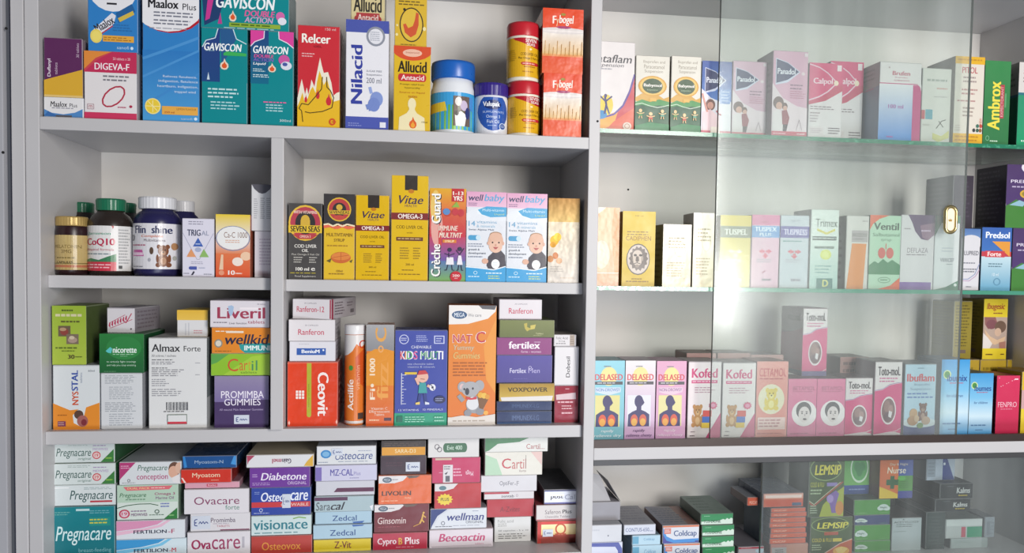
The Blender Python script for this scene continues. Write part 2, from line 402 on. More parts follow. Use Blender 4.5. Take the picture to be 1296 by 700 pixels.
# the wall the unit stands against at its left
wl = boxmesh('wall_left', xa-0.4, xa-0.0045, -0.01, 0.0, zl-0.3, ztop+0.3, [M['plaster']], 0.001)
wl = setprops(link('wall_left', wl), kind='structure')
gp = setprops(link('gap_shade_strip', boxmesh('gap_shade_strip', xa-0.0045, xa-0.0002, 0.006, YB, zl-0.3, ztop+0.3, [M['dark']], 0)), kind='structure')  # dark strip added in place of the shaded gap beside the unit
for (px, py) in ((8, 36), (4, 193)):
    X, Z = W(px, py, -0.01); disc('screw_hole', X, -0.0102, Z, 0.0016, 'Y', 'hole', wl)

# glass shelves
def glass_shelf(z, label, edge):
    me = boxmesh('glass_shelf', xm1+0.001, xr-0.001, 0.012, 0.172, -GT, 0, [M['shelf_glass'], M[edge]], 0, 1)
    setprops(link('glass_shelf', me, None, (0, 0, z)), label, 'glass shelf', 'glass shelves of the display case')
glass_shelf(zg1, 'upper clear glass shelf with a smooth green edge under children\'s syrup cartons', 'green_edge')
glass_shelf(zg2, 'lower clear glass shelf with a chipped sparkling edge under cough syrup cartons', 'chip_edge')

# sliding doors
dx0, dx1 = W(905.5, 334)[0], W(1222.5, 300)[0]
dr = bpy.data.objects.new('sliding_glass_door', None); COL.objects.link(dr); dr.location = (dx0, 0.0048, zwt+0.002)
setprops(dr, 'dusty clear sliding glass door with an oval brass finger pull', 'sliding door')
dz = zwt+0.002
me = boxmesh('pane', 0, dx1-dx0, -0.0022, 0.0022, 0, ztop-dz-0.001, [M['pane'], M['pane_edge']], 0)
for f in me.polygons:
    if abs(f.normal.x) > 0.9: f.material_index = 1
link('pane', me, dr)
hx, hz = W(1202.5, 278.0, 0.002)
def oval(name, w, h, y0, y1, w2=None, h2=None, mat='brass', parent=None, loc=(0, 0, 0)):
    def ring(w, h, y):
        rr = w/2; pts = []
        for i in range(32):
            a = 2*math.pi*i/32; pts.append((rr*math.cos(a), y, rr*math.sin(a)+(h/2-rr)*(1 if math.sin(a) >= 0 else -1)))
        return pts
    bm = bmesh.new()
    if w2:
        prof = [(w, h, 0.0), (w, h, y0*0.6), (w*.93, h*.965, y0), ((w+w2)/2, (h+h2)/2, y0*1.15), (w2*1.06, h2*1.03, y0), (w2, h2, y0*0.5), (w2, h2, 0.0)]
    else: prof = [(w, h, 0.0), (w, h, y0)]
    rings = [[bm.verts.new(q) for q in ring(a, b, c)] for a, b, c in prof]
    for A, B in zip(rings, rings[1:]):
        for i in range(32): bm.faces.new((A[i], A[(i+1) % 32], B[(i+1) % 32], B[i]))
    if not w2: bm.faces.new(rings[-1])
    bmesh.ops.recalc_face_normals(bm, faces=bm.faces)
    me = bpy.data.meshes.new(name); bm.to_mesh(me); bm.free(); me.materials.append(M[mat])
    for q in me.polygons: q.use_smooth = bool(w2)
    return link(name, me, parent, loc)
hd = oval('finger_pull', 0.0195, 0.040, -0.0035, 0, 0.0125, 0.031, 'brass', dr, (hx-dx0, -0.0022, hz-dz))
oval('inlay', 0.0128, 0.0312, -0.0009, 0, None, None, 'ivory', hd, (0, 0, 0))
cr = PM(); draw(cr, [p('#b08b3a', (.1, .9), (.05, .15), (.3, .55), (.5, .05), (.7, .55), (.95, .15), (.9, .9))], flatmap(-0.003, 0.006, -0.003, 0.005, -0.00095), 0.006, 0.005)
link('emblem', cr.mesh('emblem', M['foil']), hd)
lx0 = W(965.5, 640)[0]
ld = bpy.data.objects.new('lower_glass_door', None); COL.objects.link(ld); ld.location = (lx0, 0.006, zlt)
setprops(ld, 'frameless lower glass door with a dark vertical edge before the cold remedy packs', 'sliding door')
me = boxmesh('pane', 0, xr-lx0-0.002, -0.0022, 0.0022, 0.0, lt-zlt+0.006, [M['pane_low'], M['pane_edge']], 0)
for f in me.polygons:
    if f.normal.x < -0.9: f.material_index = 1
link('pane', me, ld)

# ------------------------------------------------------------------ packs
SH = {'s1': z1t, 's2l': z2tl, 's2r': z2t, 's3': z3t, 's4': z4t, 'g1': zg1, 'g2': zg2, 'wb': zrow, 'lb': zlt}
GR = 'medicine packs on the shelves'
PL = []                                                # boxes already placed: x0, x1, y0, y1, z0, z1
def trim(x0, x1, y0, y1, z0, z1):
    for a in PL:
        if y0 < a[3]-1e-5 and y1 > a[2]+1e-5 and z0 < a[5]-1e-5 and z1 > a[4]+1e-5 and x0 < a[1] and x1 > a[0]:
            if a[1]-x0 < x1-a[0]: x0 = a[1]+0.0002
            else: x1 = a[0]-0.0002
    return x0, x1
def C(label, xl, xr_, yt, yb, on, Y, d, fc, sc, art, tc=None, mat='card', rz=0, group=None, kind='stand', parts=(), name='medicine_carton', cat='medicine box', lo=0, left=(), right=(), topart=None):
    ym = (yt+yb)/2; xm = (xl+xr_)/2
    x0, x1 = W(xl, ym, Y)[0], W(xr_, ym, Y)[0]
    z0 = SH[on] if isinstance(on, str) else (on if isinstance(on, float) else on['z'])
    if on is None: z0 = W(xm, yb, Y)[1]
    z1 = W(xm, yt, Y)[1]
    if not rz: x0, x1 = trim(x0, x1, Y, Y+d, z0, z1)
    else:
        dd = d*abs(math.sin(math.radians(rz)))
    PL.append((x0, x1, Y, Y+d, z0, z1))
    w, h = x1-x0, z1-z0
    ob_loc = ((x0+x1)/2, Y, z0)
    tc = tc or sc
    pm = PM(); zt = h
    flap = kind == 'stand' and ym > 330
    y0 = 0.0006 if kind == 'lie' else 0.0
    if flap: zt = h-0.0006
    carton_faces(pm, -w/2, w/2, y0, d, 0, zt, fc, sc, tc)
    if kind == 'stand':
        draw(pm, art, flatmap(-w/2, w, 0, h, 0.0), w, h)
    for side, sgn in ((left, -1), (right, 1)):
        if side:
            mp = (lambda u, v, k: (-w/2-k*3e-5, d-u*d, zt*(1-v))) if sgn < 0 else (lambda u, v, k: (w/2+k*3e-5, u*d, zt*(1-v)))
            draw(pm, side, mp, d, h)
    if topart: draw(pm, topart, lambda u, v, k: (-w/2+u*w, d-v*d, zt+k*3e-5), w, d)
    st_k = getattr(pm, 'k', 0) if kind == 'stand' else 0
    has = flap or kind == 'lie' or parts
    if has:
        root = bpy.data.objects.new(name, None); COL.objects.link(root); root.location = ob_loc; root.rotation_euler = (0, 0, math.radians(rz))
        link('carton_body', pm.mesh('carton_body', M[mat]), root)
        holder = root
        if flap:
            f = PM(); carton_faces(f, -w/2+.0003, w/2-.0003, 0.0, d-.001, h-0.0006, h, tc, tc, tc, 0.0002); link('top_flap', f.mesh('top_flap', M[mat]), root)
        if kind == 'lie':
            f = PM(); carton_faces(f, -w/2+.0006, w/2-.0006, 0, 0.0006, .0006, h-.0005, fc, fc, fc, 0.0002)
            draw(f, art, flatmap(-w/2+.0008, w-.0016, .0008, h-.0015, 0.0), w, h); st_k = f.k; holder = link('end_flap', f.mesh('end_flap', M[mat]), root)
        for pn, pl, (u0, v0, u1, v1), pc, part_art in parts:
            kz = (st_k+2)*3e-5; f = PM(); carton_faces(f, -w/2+u0*w, -w/2+u1*w, -kz-.0003, -kz, h*(1-v1), h*(1-v0), pc, pc, pc, 0.0001)
            draw(f, part_art, flatmap(-w/2+u0*w, (u1-u0)*w, h*(1-v1), h*(v1-v0), -kz-.0003), (u1-u0)*w, h*(v1-v0))
            setprops(link(pn, f.mesh(pn, M['card']), holder), pl)
    else:
        root = link(name, pm.mesh(name, M[mat]), None, ob_loc, math.radians(rz))
    setprops(root, label, cat, group)
    return {'z': z1+0.0001, 'x0': x0, 'x1': x1, 'o': root, 'w': w, 'h': h}
def sticker(u0, v0, u1, v1): return ('price_sticker', 'small white price sticker with handwriting', (u0, v0, u1, v1), '#cdd3de', [s('#3b4a86', .05, (.3, .25), (.16, .3), (.14, .5), (.26, .5), (.15, .54), (.16, .72), (.3, .74)), s('#3b4a86', .04, (.38, .6), (.46, .42), (.52, .6), (.62, .42), (.68, .6), (.78, .45), (.88, .58))])
def lathe(pm, prof, c, seg=40, smooth=True, ridges=0, z_off=0.0):
    cc = lin(c) if isinstance(c, str) else c
    rr = lambda R, i: R*(1+(0.012 if ridges and i % 2 else 0))
    for (Ra, za), (Rb, zb) in zip(prof, prof[1:]):
        for i in range(seg):
            a, b = 2*math.pi*i/seg, 2*math.pi*(i+1)/seg
            q = [(rr(Ra, i)*math.sin(a), -rr(Ra, i)*math.cos(a), za), (rr(Ra, i+1)*math.sin(b), -rr(Ra, i+1)*math.cos(b), za), (rr(Rb, i+1)*math.sin(b), -rr(Rb, i+1)*math.cos(b), zb), (rr(Rb, i)*math.sin(a), -rr(Rb, i)*math.cos(a), zb)]
            if Ra < 1e-6: q = [q[0], q[2], q[3]]
            elif Rb < 1e-6: q = [q[0], q[1], q[2]]
            pm.face(q, cc, smooth and not ridges)
    return pm
def J(label, xl, xr_, yt, yb, on, Yc, body, cap, lab, name='vitamin_bottle', cat='bottle', group=None, mats=('plastic', 'plastic', 'label'), seg=40):
    """A round pack: profile fractions of its height with radii as fractions of its half width; Yc is the depth of its axis."""
    ym = (yt+yb)/2; xm = (xl+xr_)/2
    R = (W(xr_, ym, Yc)[0]-W(xl, ym, Yc)[0])/2*0.999
    X = W(xm, ym, Yc)[0]; z0 = SH[on] if isinstance(on, str) else on['z']
    h = W(xm, yt, Yc-R*0.6)[1]-z0
    PL.append((X-R, X+R, Yc-R, Yc+R, z0, z0+h))
    root = bpy.data.objects.new(name, None); COL.objects.link(root); root.location = (X, Yc, z0)
    bc, bp = body; pm = lathe(PM(), [(0, 0)]+[(a*R, b*h) for a, b in bp]+[(0, bp[-1][1]*h)], bc, seg)
    link('body', pm.mesh('body', M[mats[0]], True), root)
    if cap:
        cc, cp, rid = cap; pm = lathe(PM(), [(0, cp[0][1]*h)]+[(a*R, b*h) for a, b in cp]+[(0, cp[-1][1]*h)], cc, 64 if rid else seg, True, rid)
        link('cap', pm.mesh('cap', M[mats[1]], not rid), root)
    if lab:
        lc, rad, b0, b1, art = lab; pm = lathe(PM(), [(rad*R+.0003, b0*h), (rad*R+.0003, b1*h)], lc, seg)
        draw(pm, art, cylmap(rad*R+.0003, b0*h, (b1-b0)*h), 2*rad*R, (b1-b0)*h, True)
        link('label', pm.mesh('label', M[mats[2]]), root)
    setprops(root, label, cat, group)
    return {'z': z0+h+0.0001, 'R': R, 'h': h, 'o': root}

# ---- top shelf, left bay
Y1 = 0.004
a = C('flat white carton with a blue swoosh lying under the purple and yellow box', 55, 105.5, 123, 148, 's1', Y1, .09, '#e4e2e2', '#cfcfd6', [p('#4f86c0', (0, .62), (.2, .8), (.5, .86), (.8, .75), (1, .55), (1, 1), (0, 1)), p('#3a6aa8', (.1, .72), (.3, .9), (.6, .92), (.3, .98), (0, .95)), t('Maalox', .16, .2, .6, .48, '#2a2a30', sh=.15), t('Plus', .66, .28, .86, .48, '#4a4a50', b=0), l(.2, .5, .85, .6, 1, '#8a8a96'), r(.3, .9, .72, 1, '#5a5a62')], kind='lie', group=GR)
C('upright purple and yellow carton with sideways white lettering nearest the outer post', 55.5, 104.5, 48, 121, a, Y1+.001, .055, '#5d2a58', '#8a7a80', [p('#d9a935', (0, .72), (1, .52), (1, 1), (0, 1)), r(0, .965, 1, 1, '#e0c078'), t('Duflanyl', .09, .36, .2, .66, '#e6dbe4', 90), t('tablets', .28, .42, .35, .62, '#cbb4c6', 90, b=0), t('30 tablets', .84, .08, .91, .32, '#cbb4c6', 90, b=0)], group=GR)
a = C('square white carton with a crimson band and slanted red ring beneath the blue sachet box', 106.5, 173, 65.5, 149, 's1', Y1, .075, '#e2dddd', '#b9b6bb', [r(0, 0, 1, .31, '#c02f56'), p('#df8a3c', (0, 0), (.52, 0), (.22, .1), (0, .27)), p('#c8464e', (.55, 0), (.26, .12), (0, .31), (0, .27), (.22, .1), (.52, 0)), r(0, .9, 1, 1, '#c8365c'), t('DIGEVA-F', .2, .17, .86, .27, '#f4ecee'), t('50 tablets x 20', .55, .08, .88, .12, '#eec6cc', b=0), l(.36, .34, .92, .45, 2, '#7a7880'), ('m', [s('#b23048', .03, *[(.56+.21*math.cos(q/12*math.pi*2)+.04*math.sin(q/12*math.pi*2)*-1, .66+.145*math.sin(q/12*math.pi*2)-.05*math.cos(q/12*math.pi*2)) for q in range(13)])]), r(.06, .78, .19, .86, '#b59aa0'), r(.075, .79, .175, .85, '#e2dddd'), t('m', .09, .8, .16, .84, '#b06a74'), l(.64, .8, .84, .84, 1, '#c06a80'), e(.89, .8, .03, .02, '#b03050')], right=[r(0, 0, 1, .3, '#b9b6bb'), l(.2, .35, .8, .8, 8, '#8a878e')], group=GR)
C('blue sachet carton with a white dome and slot on top of the crimson banded box', 111, 174.5, -14, 64.5, a, Y1+.001, .07, '#2f7ec2', '#27669e', [e(.5, .02, .48, .34, '#e6e6ea'), r(.38, .22, .58, .25, '#26262c'), p('#dfe0e8', (.06, .7), (.48, .38), (.56, .42), (.52, .55), (.18, .8), (.08, .78)), p('#235f98', (.56, .38), (.88, .22), (.95, .34), (.62, .54)), p('#d2b64a', (.6, .46), (.9, .33), (.93, .39), (.64, .52)), t('Maalox', .12, .5, .54, .63, '#2a2a33', 33, b=.014), s('#b23a50', .025, (.27, .72), (.5, .585)), l(.5, .55, .9, .68, 3, '#2a6cab'), o(.17, .76, .12, .11, .05, '#e8d266'), e(.17, .76, .09, .08, '#f0dc70'), r(.3, .74, .92, .84, '#e3a83f'), l(.32, .76, .9, .83, 2, '#a86a2a'), t('sanofi', .58, .9, .82, .95, '#bcd8ee', b=0), e(.88, .93, .03, .025, '#d4e6f4')], group=GR)
C('tall blue and white antacid suspension carton with a lemon slice near its foot', 180.5, 252, -10, 154, 's1', Y1, .05, '#2f7fc2', '#27689e', [r(0, .45, 1, 1, '#2c78bd', '#4a9ad2'), e(.48, .08, .66, .235, '#b3202e'), e(.44, .07, .66, .235, '#e8e7ea'), s('#4a92cf', .05, (0, .52), (.4, .45), (1, .34)), s('#4a92cf', .04, (0, .66), (.5, .55), (1, .44)), s('#3f88c8', .04, (.1, .86), (.6, .72), (1, .62)), t('Maalox', .1, .06, .64, .128, '#1c1c22', b=.025), t('Plus', .71, .083, .95, .132, '#2e2e36', b=0), l(.2, .15, .9, .2, 2, '#777a88'), l(.2, .21, .85, .26, 2, '#777a88'), l(.12, .275, .9, .29, 1, '#9a9ca6'), t('Relieves flatulence,', .36, .64, .96, .66, '#d8e8f4', b=0), t('indigestion, flatulence', .28, .675, .98, .7, '#d8e8f4', b=0), t('heartburn, indigestion,', .26, .715, .98, .74, '#d8e8f4', b=0), t('trapped wind', .56, .755, .94, .78, '#d8e8f4', b=0), r(.34, .88, .98, .945, '#e4a94a'), t('LEMON FLAVOUR', .6, .892, .95, .908, '#8a5420', b=0), t('250 ml', .38, .92, .56, .935, '#a03a20'), e(.18, .885, .14, .062, '#f2e08a'), e(.18, .885, .12, .053, '#e9c93c'), s('#f4e8a8', .012, (.06, .885), (.3, .885)), s('#f4e8a8', .012, (.18, .84), (.18, .93)), s('#f4e8a8', .012, (.1, .85), (.26, .92)), t('sanofi', .68, .965, .88, .982, '#bcd8ee', b=0), e(.94, .972, .03, .012, '#d4e6f4')], group=GR)
gav = [p('#2a3a7a', (.0, .38), (.08, .22), (.34, .14), (.4, 0), (.66, 0), (.74, .12), (.4, .34), (.38, .56), (0, .56)), s('#cfe4ea', .02, (.02, .2), (.1, .14), (.3, .1), (.35, 0)), s('#cfe4ea', .02, (.98, .14), (.78, .1), (.7, 0))]
def gavt(v): return [t('GAVISCON', .06, v, .88, v+.08, '#f4f8f8', sh=.18, b=.03)]
def drop(cx, cy, w, h): return many(flame(cx, cy, w, h, '#e6d6c0'), flame(cx, cy+.008, w*.62, h*.62, '#dc5a2c'))
g1 = C('teal liquid antacid carton with a dark blue body outline, beside the tall blue carton', 255, 313, 36.5, 156, 's1', Y1, .045, '#12868c', '#0c5e68', [r(0, 0, .4, .56, '#2b3f80', '#24487e'), r(.4, 0, 1, .56, '#12868c'), p('#12868c', (0, 0), (.36, 0), (.32, .08), (.1, .12), (0, .2)), p('#2b5a8c', (.4, 0), (.68, 0), (.76, .1), (.44, .4)), s('#cfe4ea', .02, (.02, .2), (.1, .13), (.3, .1), (.36, 0)), s('#cfe4ea', .02, (.98, .15), (.76, .1), (.69, 0)), p('#c8dbe4', (.12, .54), (.15, .46), (.18, .54))]+gavt(.155)+[t('Liquid', .1, .225, .28, .245, '#9cc4d0', b=0), p('#3fae5a', (.48, .255), (.55, .235), (.98, .25), (.98, .28), (.48, .28)), drop(.5, .37, .2, .12), l(.14, .62, .84, .74, 3, '#bfe0e2'), l(.2, .76, .84, .86, 3, '#a8d4d8')], mat='gloss', group=GR)
g2 = C('teal and pink liquid antacid carton standing between the teal pack and the red flame box', 317, 371.5, 39.5, 159, 's1', Y1, .045, '#12868c', '#0c5e68', [r(0, 0, .42, .56, '#27457f', '#1a6a88'), p('#d8469a', (0, 0), (.3, 0), (.32, .07), (.1, .12), (0, .17)), p('#d8469a', (.66, 0), (1, 0), (1, .17), (.86, .12), (.66, .08)), s('#e8e4ee', .02, (0, .17), (.1, .12), (.31, .08), (.32, 0)), s('#e8e4ee', .02, (1, .17), (.86, .12), (.66, .08), (.65, 0))]+gavt(.16)+[t('DOUBLE', .08, .25, .54, .285, '#d65a9c', sh=.15, b=.03), t('ACTION', .06, .29, .54, .325, '#7a64b8', sh=.15, b=.03), t('Liquid', .06, .335, .36, .37, '#f0f4f6', sh=.2), drop(.5, .385, .2, .1), e(.78, .3, .13, .055, '#c85aa0'), e(.83, .36, .13, .045, '#d9dde8'), e(.8, .345, .06, .02, '#4a5aa0'), l(.06, .4, .34, .44, 2, '#cfe6e8'), l(.06, .46, .5, .5, 2, '#cfe6e8'), l(.3, .74, .86, .77, 1, '#e06aa0'), l(.36, .77, .86, .86, 3, '#a8d4d8'), t('300ml', .68, .93, .94, .955, '#d4e8ea', b=0)], mat='gloss', group=GR)
C('teal double strength tablet carton lying across the two teal liquid cartons', 254, 366, -22, 36, g1['z'] if g1['z'] > g2['z'] else g2['z'], Y1+.001, .06, '#12868c', '#0a5058', [p('#24406c', (0, 0), (.32, 0), (.2, .8), (.04, .95)), p('#c63c8e', (.05, .85), (.1, .05), (.18, .05), (.1, .8)), p('#b8408c', (.19, .9), (.22, .66), (.24, .9)), t('GAVISCON', .17, .3, .84, .56, '#f0f4f6', sh=.18, b=.03), t('DOUBLE', .49, .58, .84, .71, '#e05c9c', sh=.18, b=.03), t('ACTION', .49, .72, .82, .84, '#c9a4c8', sh=.18, b=.03), drop(.36, .72, .09, .24), e(.9, .68, .05, .1, '#d06aa8'), e(.92, .78, .05, .08, '#dfe0ea'), r(.32, .86, .9, .95, '#8fae3c'), l(.34, .87, .88, .94, 1, '#4c6a20'), l(.26, .955, .92, 1, 1, '#a0c8cc')], mat='gloss', group=GR)
C('red gel carton with white and yellow flames and a stomach outline', 376.5, 430, 32.5, 161.5, 's1', Y1, .06, '#c8303a', '#7a2c30', [p('#e9e2cf', (0, .72), (.05, .62), (.1, .53), (.14, .6), (.18, .68), (.22, .61), (.26, .68), (.3, .6), (.33, .53), (.4, .6), (.45, .48), (.53, .31), (.58, .4), (.62, .46), (.72, .45), (.8, .55), (.85, .68), (.93, .65), (1, .64), (1, 1), (0, 1)), p('#e2b42a', (0, .8), (.06, .74), (.12, .66), (.16, .74), (.24, .72), (.3, .64), (.36, .6), (.43, .66), (.46, .55), (.52, .44), (.57, .5), (.62, .58), (.7, .52), (.78, .64), (.84, .74), (1, .72), (1, 1), (0, 1)), flame(.48, .67, .1, .1, '#c8303a'), flame(.74, .72, .14, .12, '#c8303a'), flame(.2, .72, .07, .08, '#c8303a'), s('#5a4a20', .022, (.13, .95), (.1, .84), (.04, .82), (.1, .77), (.26, .78), (.46, .68), (.57, .62), (.59, .5)), s('#5a4a20', .022, (.18, .85), (.3, .86), (.6, .84), (.82, .8), (.86, .7), (.78, .63), (.7, .6), (.69, .5)), t('Relcer', .1, .085, .78, .175, '#f4efe6', b=.03), t('150 ml', .65, .02, .9, .045, '#ecc8c4', b=0), t('GEL', .38, .195, .58, .215, '#9a2630'), l(.1, .27, .42, .32, 2, '#e8b0b0'), o(.83, .94, .08, .035, .04, '#d0542c'), r(.82, .935, .92, .945, '#d0542c')], mat='gloss', right=[r(0, .7, 1, 1, '#b98a28')], group=GR)
nil = C('white and blue suspension carton with large sideways blue lettering', 437.5, 492, 25.5, 165, 's1', Y1, .055, '#e4e3e8', '#b4b4c0', [r(0, 0, 1, .115, '#4c58a4'), r(0, .885, 1, 1, '#4c58a8'), t('Nilacid', .12, .23, .39, .77, '#37429a', 90, b=.03), o(.69, .145, .22, .09, .05, '#8c909c'), e(.69, .145, .17, .07, '#e0e0e6'), l(.56, .1, .82, .19, 5, '#a0a4b0'), t('SUGAR FREE', .48, .455, .84, .472, '#6a6e7c', b=0), t('Suspension', .48, .487, .84, .51, '#5c606e', b=0), t('200 ml', .48, .525, .83, .575, '#6d7180', b=0), s('#93a5d6', .07, (.56, .61), (.6, .67)), e(.72, .72, .15, .07, '#8195cc'), e(.66, .77, .14, .065, '#7488c4'), s('#7488c4', .08, (.66, .81), (.54, .815), (.5, .77)), r(.8, .93, .94, .98, '#dfe0e8'), l(.06, .94, .4, .98, 2, '#8c94cc')], mat='gloss', group=GR)
C('olive and cream antacid carton standing on the white and blue carton', 444, 487.5, -18, 25, nil, Y1+.01, .045, '#cfc090', '#4a4638', [t('Allucid', .08, .3, .9, .72, '#26241e', b=.03), e(.5, .9, .4, .16, '#a83a3c'), r(.16, .74, .84, 1, '#a83a3c'), t('Antacid', .2, .78, .8, .95, '#ecd8d0')], group=GR)
al = C('yellow antacid carton with an orange dome and a glowing torso, under the stomach panel box', 498, 545, 58.5, 167.5, 's1', Y1, .045, '#d8b126', '#a8861e', [e(.5, .02, .56, .15, '#d2502e'), e(.5, .08, .26, .045, '#e8b8a0'), t('Suspensoid', .32, .065, .68, .09, '#9a3a24', b=0), t('Allucid', .11, .175, .89, .31, '#26221a', b=.03), e(.18, .37, .06, .045, '#c03236'), e(.82, .37, .06, .045, '#c03236'), r(.18, .325, .82, .415, '#c03236'), t('Antacid', .2, .34, .82, .4, '#f2e4dc'), t('Prompt relief from', .18, .44, .82, .465, '#6a5a20', b=0), t('hyperacidity', .3, .48, .72, .505, '#6a5a20', b=0), t('Source un liquid', .16, .535, .84, .56, '#b05a20', b=0), t('tastes', .4, .58, .64, .605, '#b05a20', b=0), p('#e8dcb0', (.14, 1), (.16, .84), (.36, .79), (.42, .75), (.42, .7), (.58, .7), (.58, .75), (.64, .79), (.84, .84), (.86, 1)), e(.5, .68, .11, .07, '#e8dcb0'), flame(.53, .9, .22, .14, '#d8602a'), flame(.53, .92, .12, .08, '#e8a23a'), t('100ml', .76, .88, .92, .9, '#6a5a20', b=0)], mat='gloss', group=GR)
C('yellow carton panel with a black circle around a red stomach, stacked on the torso box', 499.5, 540.5, -14, 58, al, Y1+.003, .045, '#d2ac28', '#a2821e', [t('Antacid', .15, .04, .85, .12, '#4a3a18'), l(.12, .2, .92, .3, 2, '#6a5418'), o(.52, .62, .37, .3, .035, '#30281a'), e(.52, .62, .33, .27, '#d8b43a'), p('#c85028', (.66, .4), (.74, .42), (.74, .62), (.66, .78), (.5, .84), (.32, .76), (.26, .62), (.34, .6), (.42, .68), (.56, .64), (.62, .54)), e(.3, .36, .04, .025, '#26221a'), e(.92, .68, .05, .035, '#e6d9a0'), e(.07, .8, .04, .025, '#e6d9a0'), e(.08, .64, .03, .02, '#e6d9a0'), l(.2, .95, .8, .99, 1, '#8a6a18')], group=GR)
J('white plastic tub with a broad blue lid and a green picnic label', 545.5, 601, 78, 168.5, 's1', .034, ('#dfe2e6', [(.96, 0), (1, .02), (1, .62), (.93, .68), (.9, .78)]), ('#1d5fb4', [(.98, .76), (1, .78), (1, .96), (.97, 1)], 0), ('#3f9fd2', 1.0, .05, .56, [r(0, 0, 1, .34, '#3f9ed4'), r(0, .34, 1, 1, '#5fa84a', '#8cc05c'), p('#e2c33c', (0, .3), (.3, .26), (.34, .5), (0, .55)), r(.48, .1, .86, .9, '#6a5a52'), e(.6, .25, .08, .12, '#d9cfc8'), e(.72, .35, .08, .14, '#c8b8d0'), p('#f2f0ee', (.52, .6), (.66, .5), (.78, .6), (.74, .9), (.54, .9)), e(.8, .55, .05, .16, '#303a70'), p('#4a88c8', (.84, .1), (.92, .1), (.92, .5), (.84, .4)), e(.56, .55, .05, .08, '#3a302c')]), name='supplement_tub', cat='tub', group='supplement tubs on the top shelf')
J('small white tub with a dark violet lid and a round blue label', 600.5, 642, 106, 170.5, 's1', .028, ('#dcdde4', [(.96, 0), (1, .03), (1, .74), (.96, .78)]), ('#35277e', [(1.02, .76), (1.04, .79), (1.04, .95), (1.0, 1)], 1), ('#dcdde4', 1.0, .06, .72, [e(.52, .42, .44, .56, '#2a55a8'), e(.5, .22, .26, .14, '#1c2f6a'), t('Valupak', .22, .13, .72, .31, '#f0f2f8', b=.025), t('SUPPLEMENTS', .22, .4, .84, .46, '#c0d0ec', b=0), t('Omega 3', .32, .52, .72, .63, '#d4e0f2', b=0), t('Fish Oil', .34, .66, .7, .76, '#d4e0f2', b=0), l(.36, .8, .66, .86, 1, '#9cb4e0'), e(.8, .84, .1, .1, '#d4e0f0'), e(.8, .84, .08, .08, '#2a4a92'), l(.74, .8, .86, .88, 2, '#b8c8e4')]), name='supplement_tub', cat='tub', group='supplement tubs on the top shelf')
ssl = lambda sh_: [p('#b0202c', (.14, 0), (1, 0), (1, .26), (.8, .24), (.5, .16), (.2, .06)), t('SEVEN', .5+sh_, .02, .84+sh_, .11, '#f2e6e0'), t('SEAS', .54+sh_, .13, .8+sh_, .2, '#f2e6e0'), e(.66, .29, .04, .025, '#f4e6b0'), t('COD LIVER OIL', .36, .38, .9, .45, '#5a3c14', b=0), t('Plus Omega-3 Fish Oil', .3, .49, .95, .56, '#4a3010', b=0), p('#c02c34', (.36, .65), (.42, .62), (.88, .62), (.94, .66), (.88, .7), (.42, .7)), l(.42, .64, .86, .69, 1, '#f0c8b0'), l(.46, .72, .82, .77, 1, '#a05a20'), l(.42, .84, .86, .9, 1, '#b07a20'), l(.05, .3, .24, .6, 6, '#b08820')]
sst = dict(body=('#e4dccb', [(.94, 0), (1, .015), (1, .05), (.985, .06), (.985, .72), (1, .74), (1, .77)]), cap=('#bf2430', [(1, .76), (1.01, .78), (1.01, .96), (.96, 1)], 0))
ss1 = J('lower of two yellow fish oil tubs with red caps beside the orange cartons', 642.5, 683.5, 103.5, 171.5, 's1', .028, sst['body'], sst['cap'], ('#dca920', .99, .06, .72, ssl(.1)), name='supplement_tub', cat='tub', group='supplement tubs on the top shelf')
J('upper of two yellow fish oil tubs with red caps, balanced on its twin', 641.5, 682.5, 29, 103, ss1, .028, sst['body'], sst['cap'], ('#dca920', .99, .06, .72, ssl(.0)), name='supplement_tub', cat='tub', group='supplement tubs on the top shelf')
fy = [r(0, 0, 1, .32, '#dc4a28'), r(0, .34, 1, .72, '#e6e0da', '#d9b070'), r(0, .7, 1, .76, '#dda060', '#d96a3c'), r(0, .74, 1, 1, '#d9512e', '#e0603c'), e(.5, .34, .6, .05, '#d8d0cc'), r(0, .335, 1, .36, '#e4dcd8'), t('F', .24, .115, .33, .235, '#f4e6dc', b=.02), t('y', .33, .16, .39, .27, '#eec8a0'), t('bogel', .4, .1, .76, .265, '#f4e6dc', sh=.1, b=.02), e(.5, .09, .06, .02, '#9a8a3c'), e(.52, .29, .18, .02, '#a03a6a')]+[s('#c08a40', .012, (.06+q*.1, .72), (.07+q*.1, .5+.05*(q % 3))) for q in range(10)]
f1 = C('lower of two orange fibre sachet cartons with a wheat field picture', 684, 736, 93, 173.5, 's1', Y1, .06, '#dc4a28', '#8a4a34', fy, mat='film', group=GR, right=[r(0, .34, 1, .74, '#9a8468')])
C('upper orange fibre sachet carton with a wheat picture, glare along its foot', 685.5, 738, 11, 92.5, f1, Y1+.001, .06, '#dc4a28', '#8a4a34', fy, mat='film', group=GR, right=[r(0, .34, 1, .74, '#9a8468')])

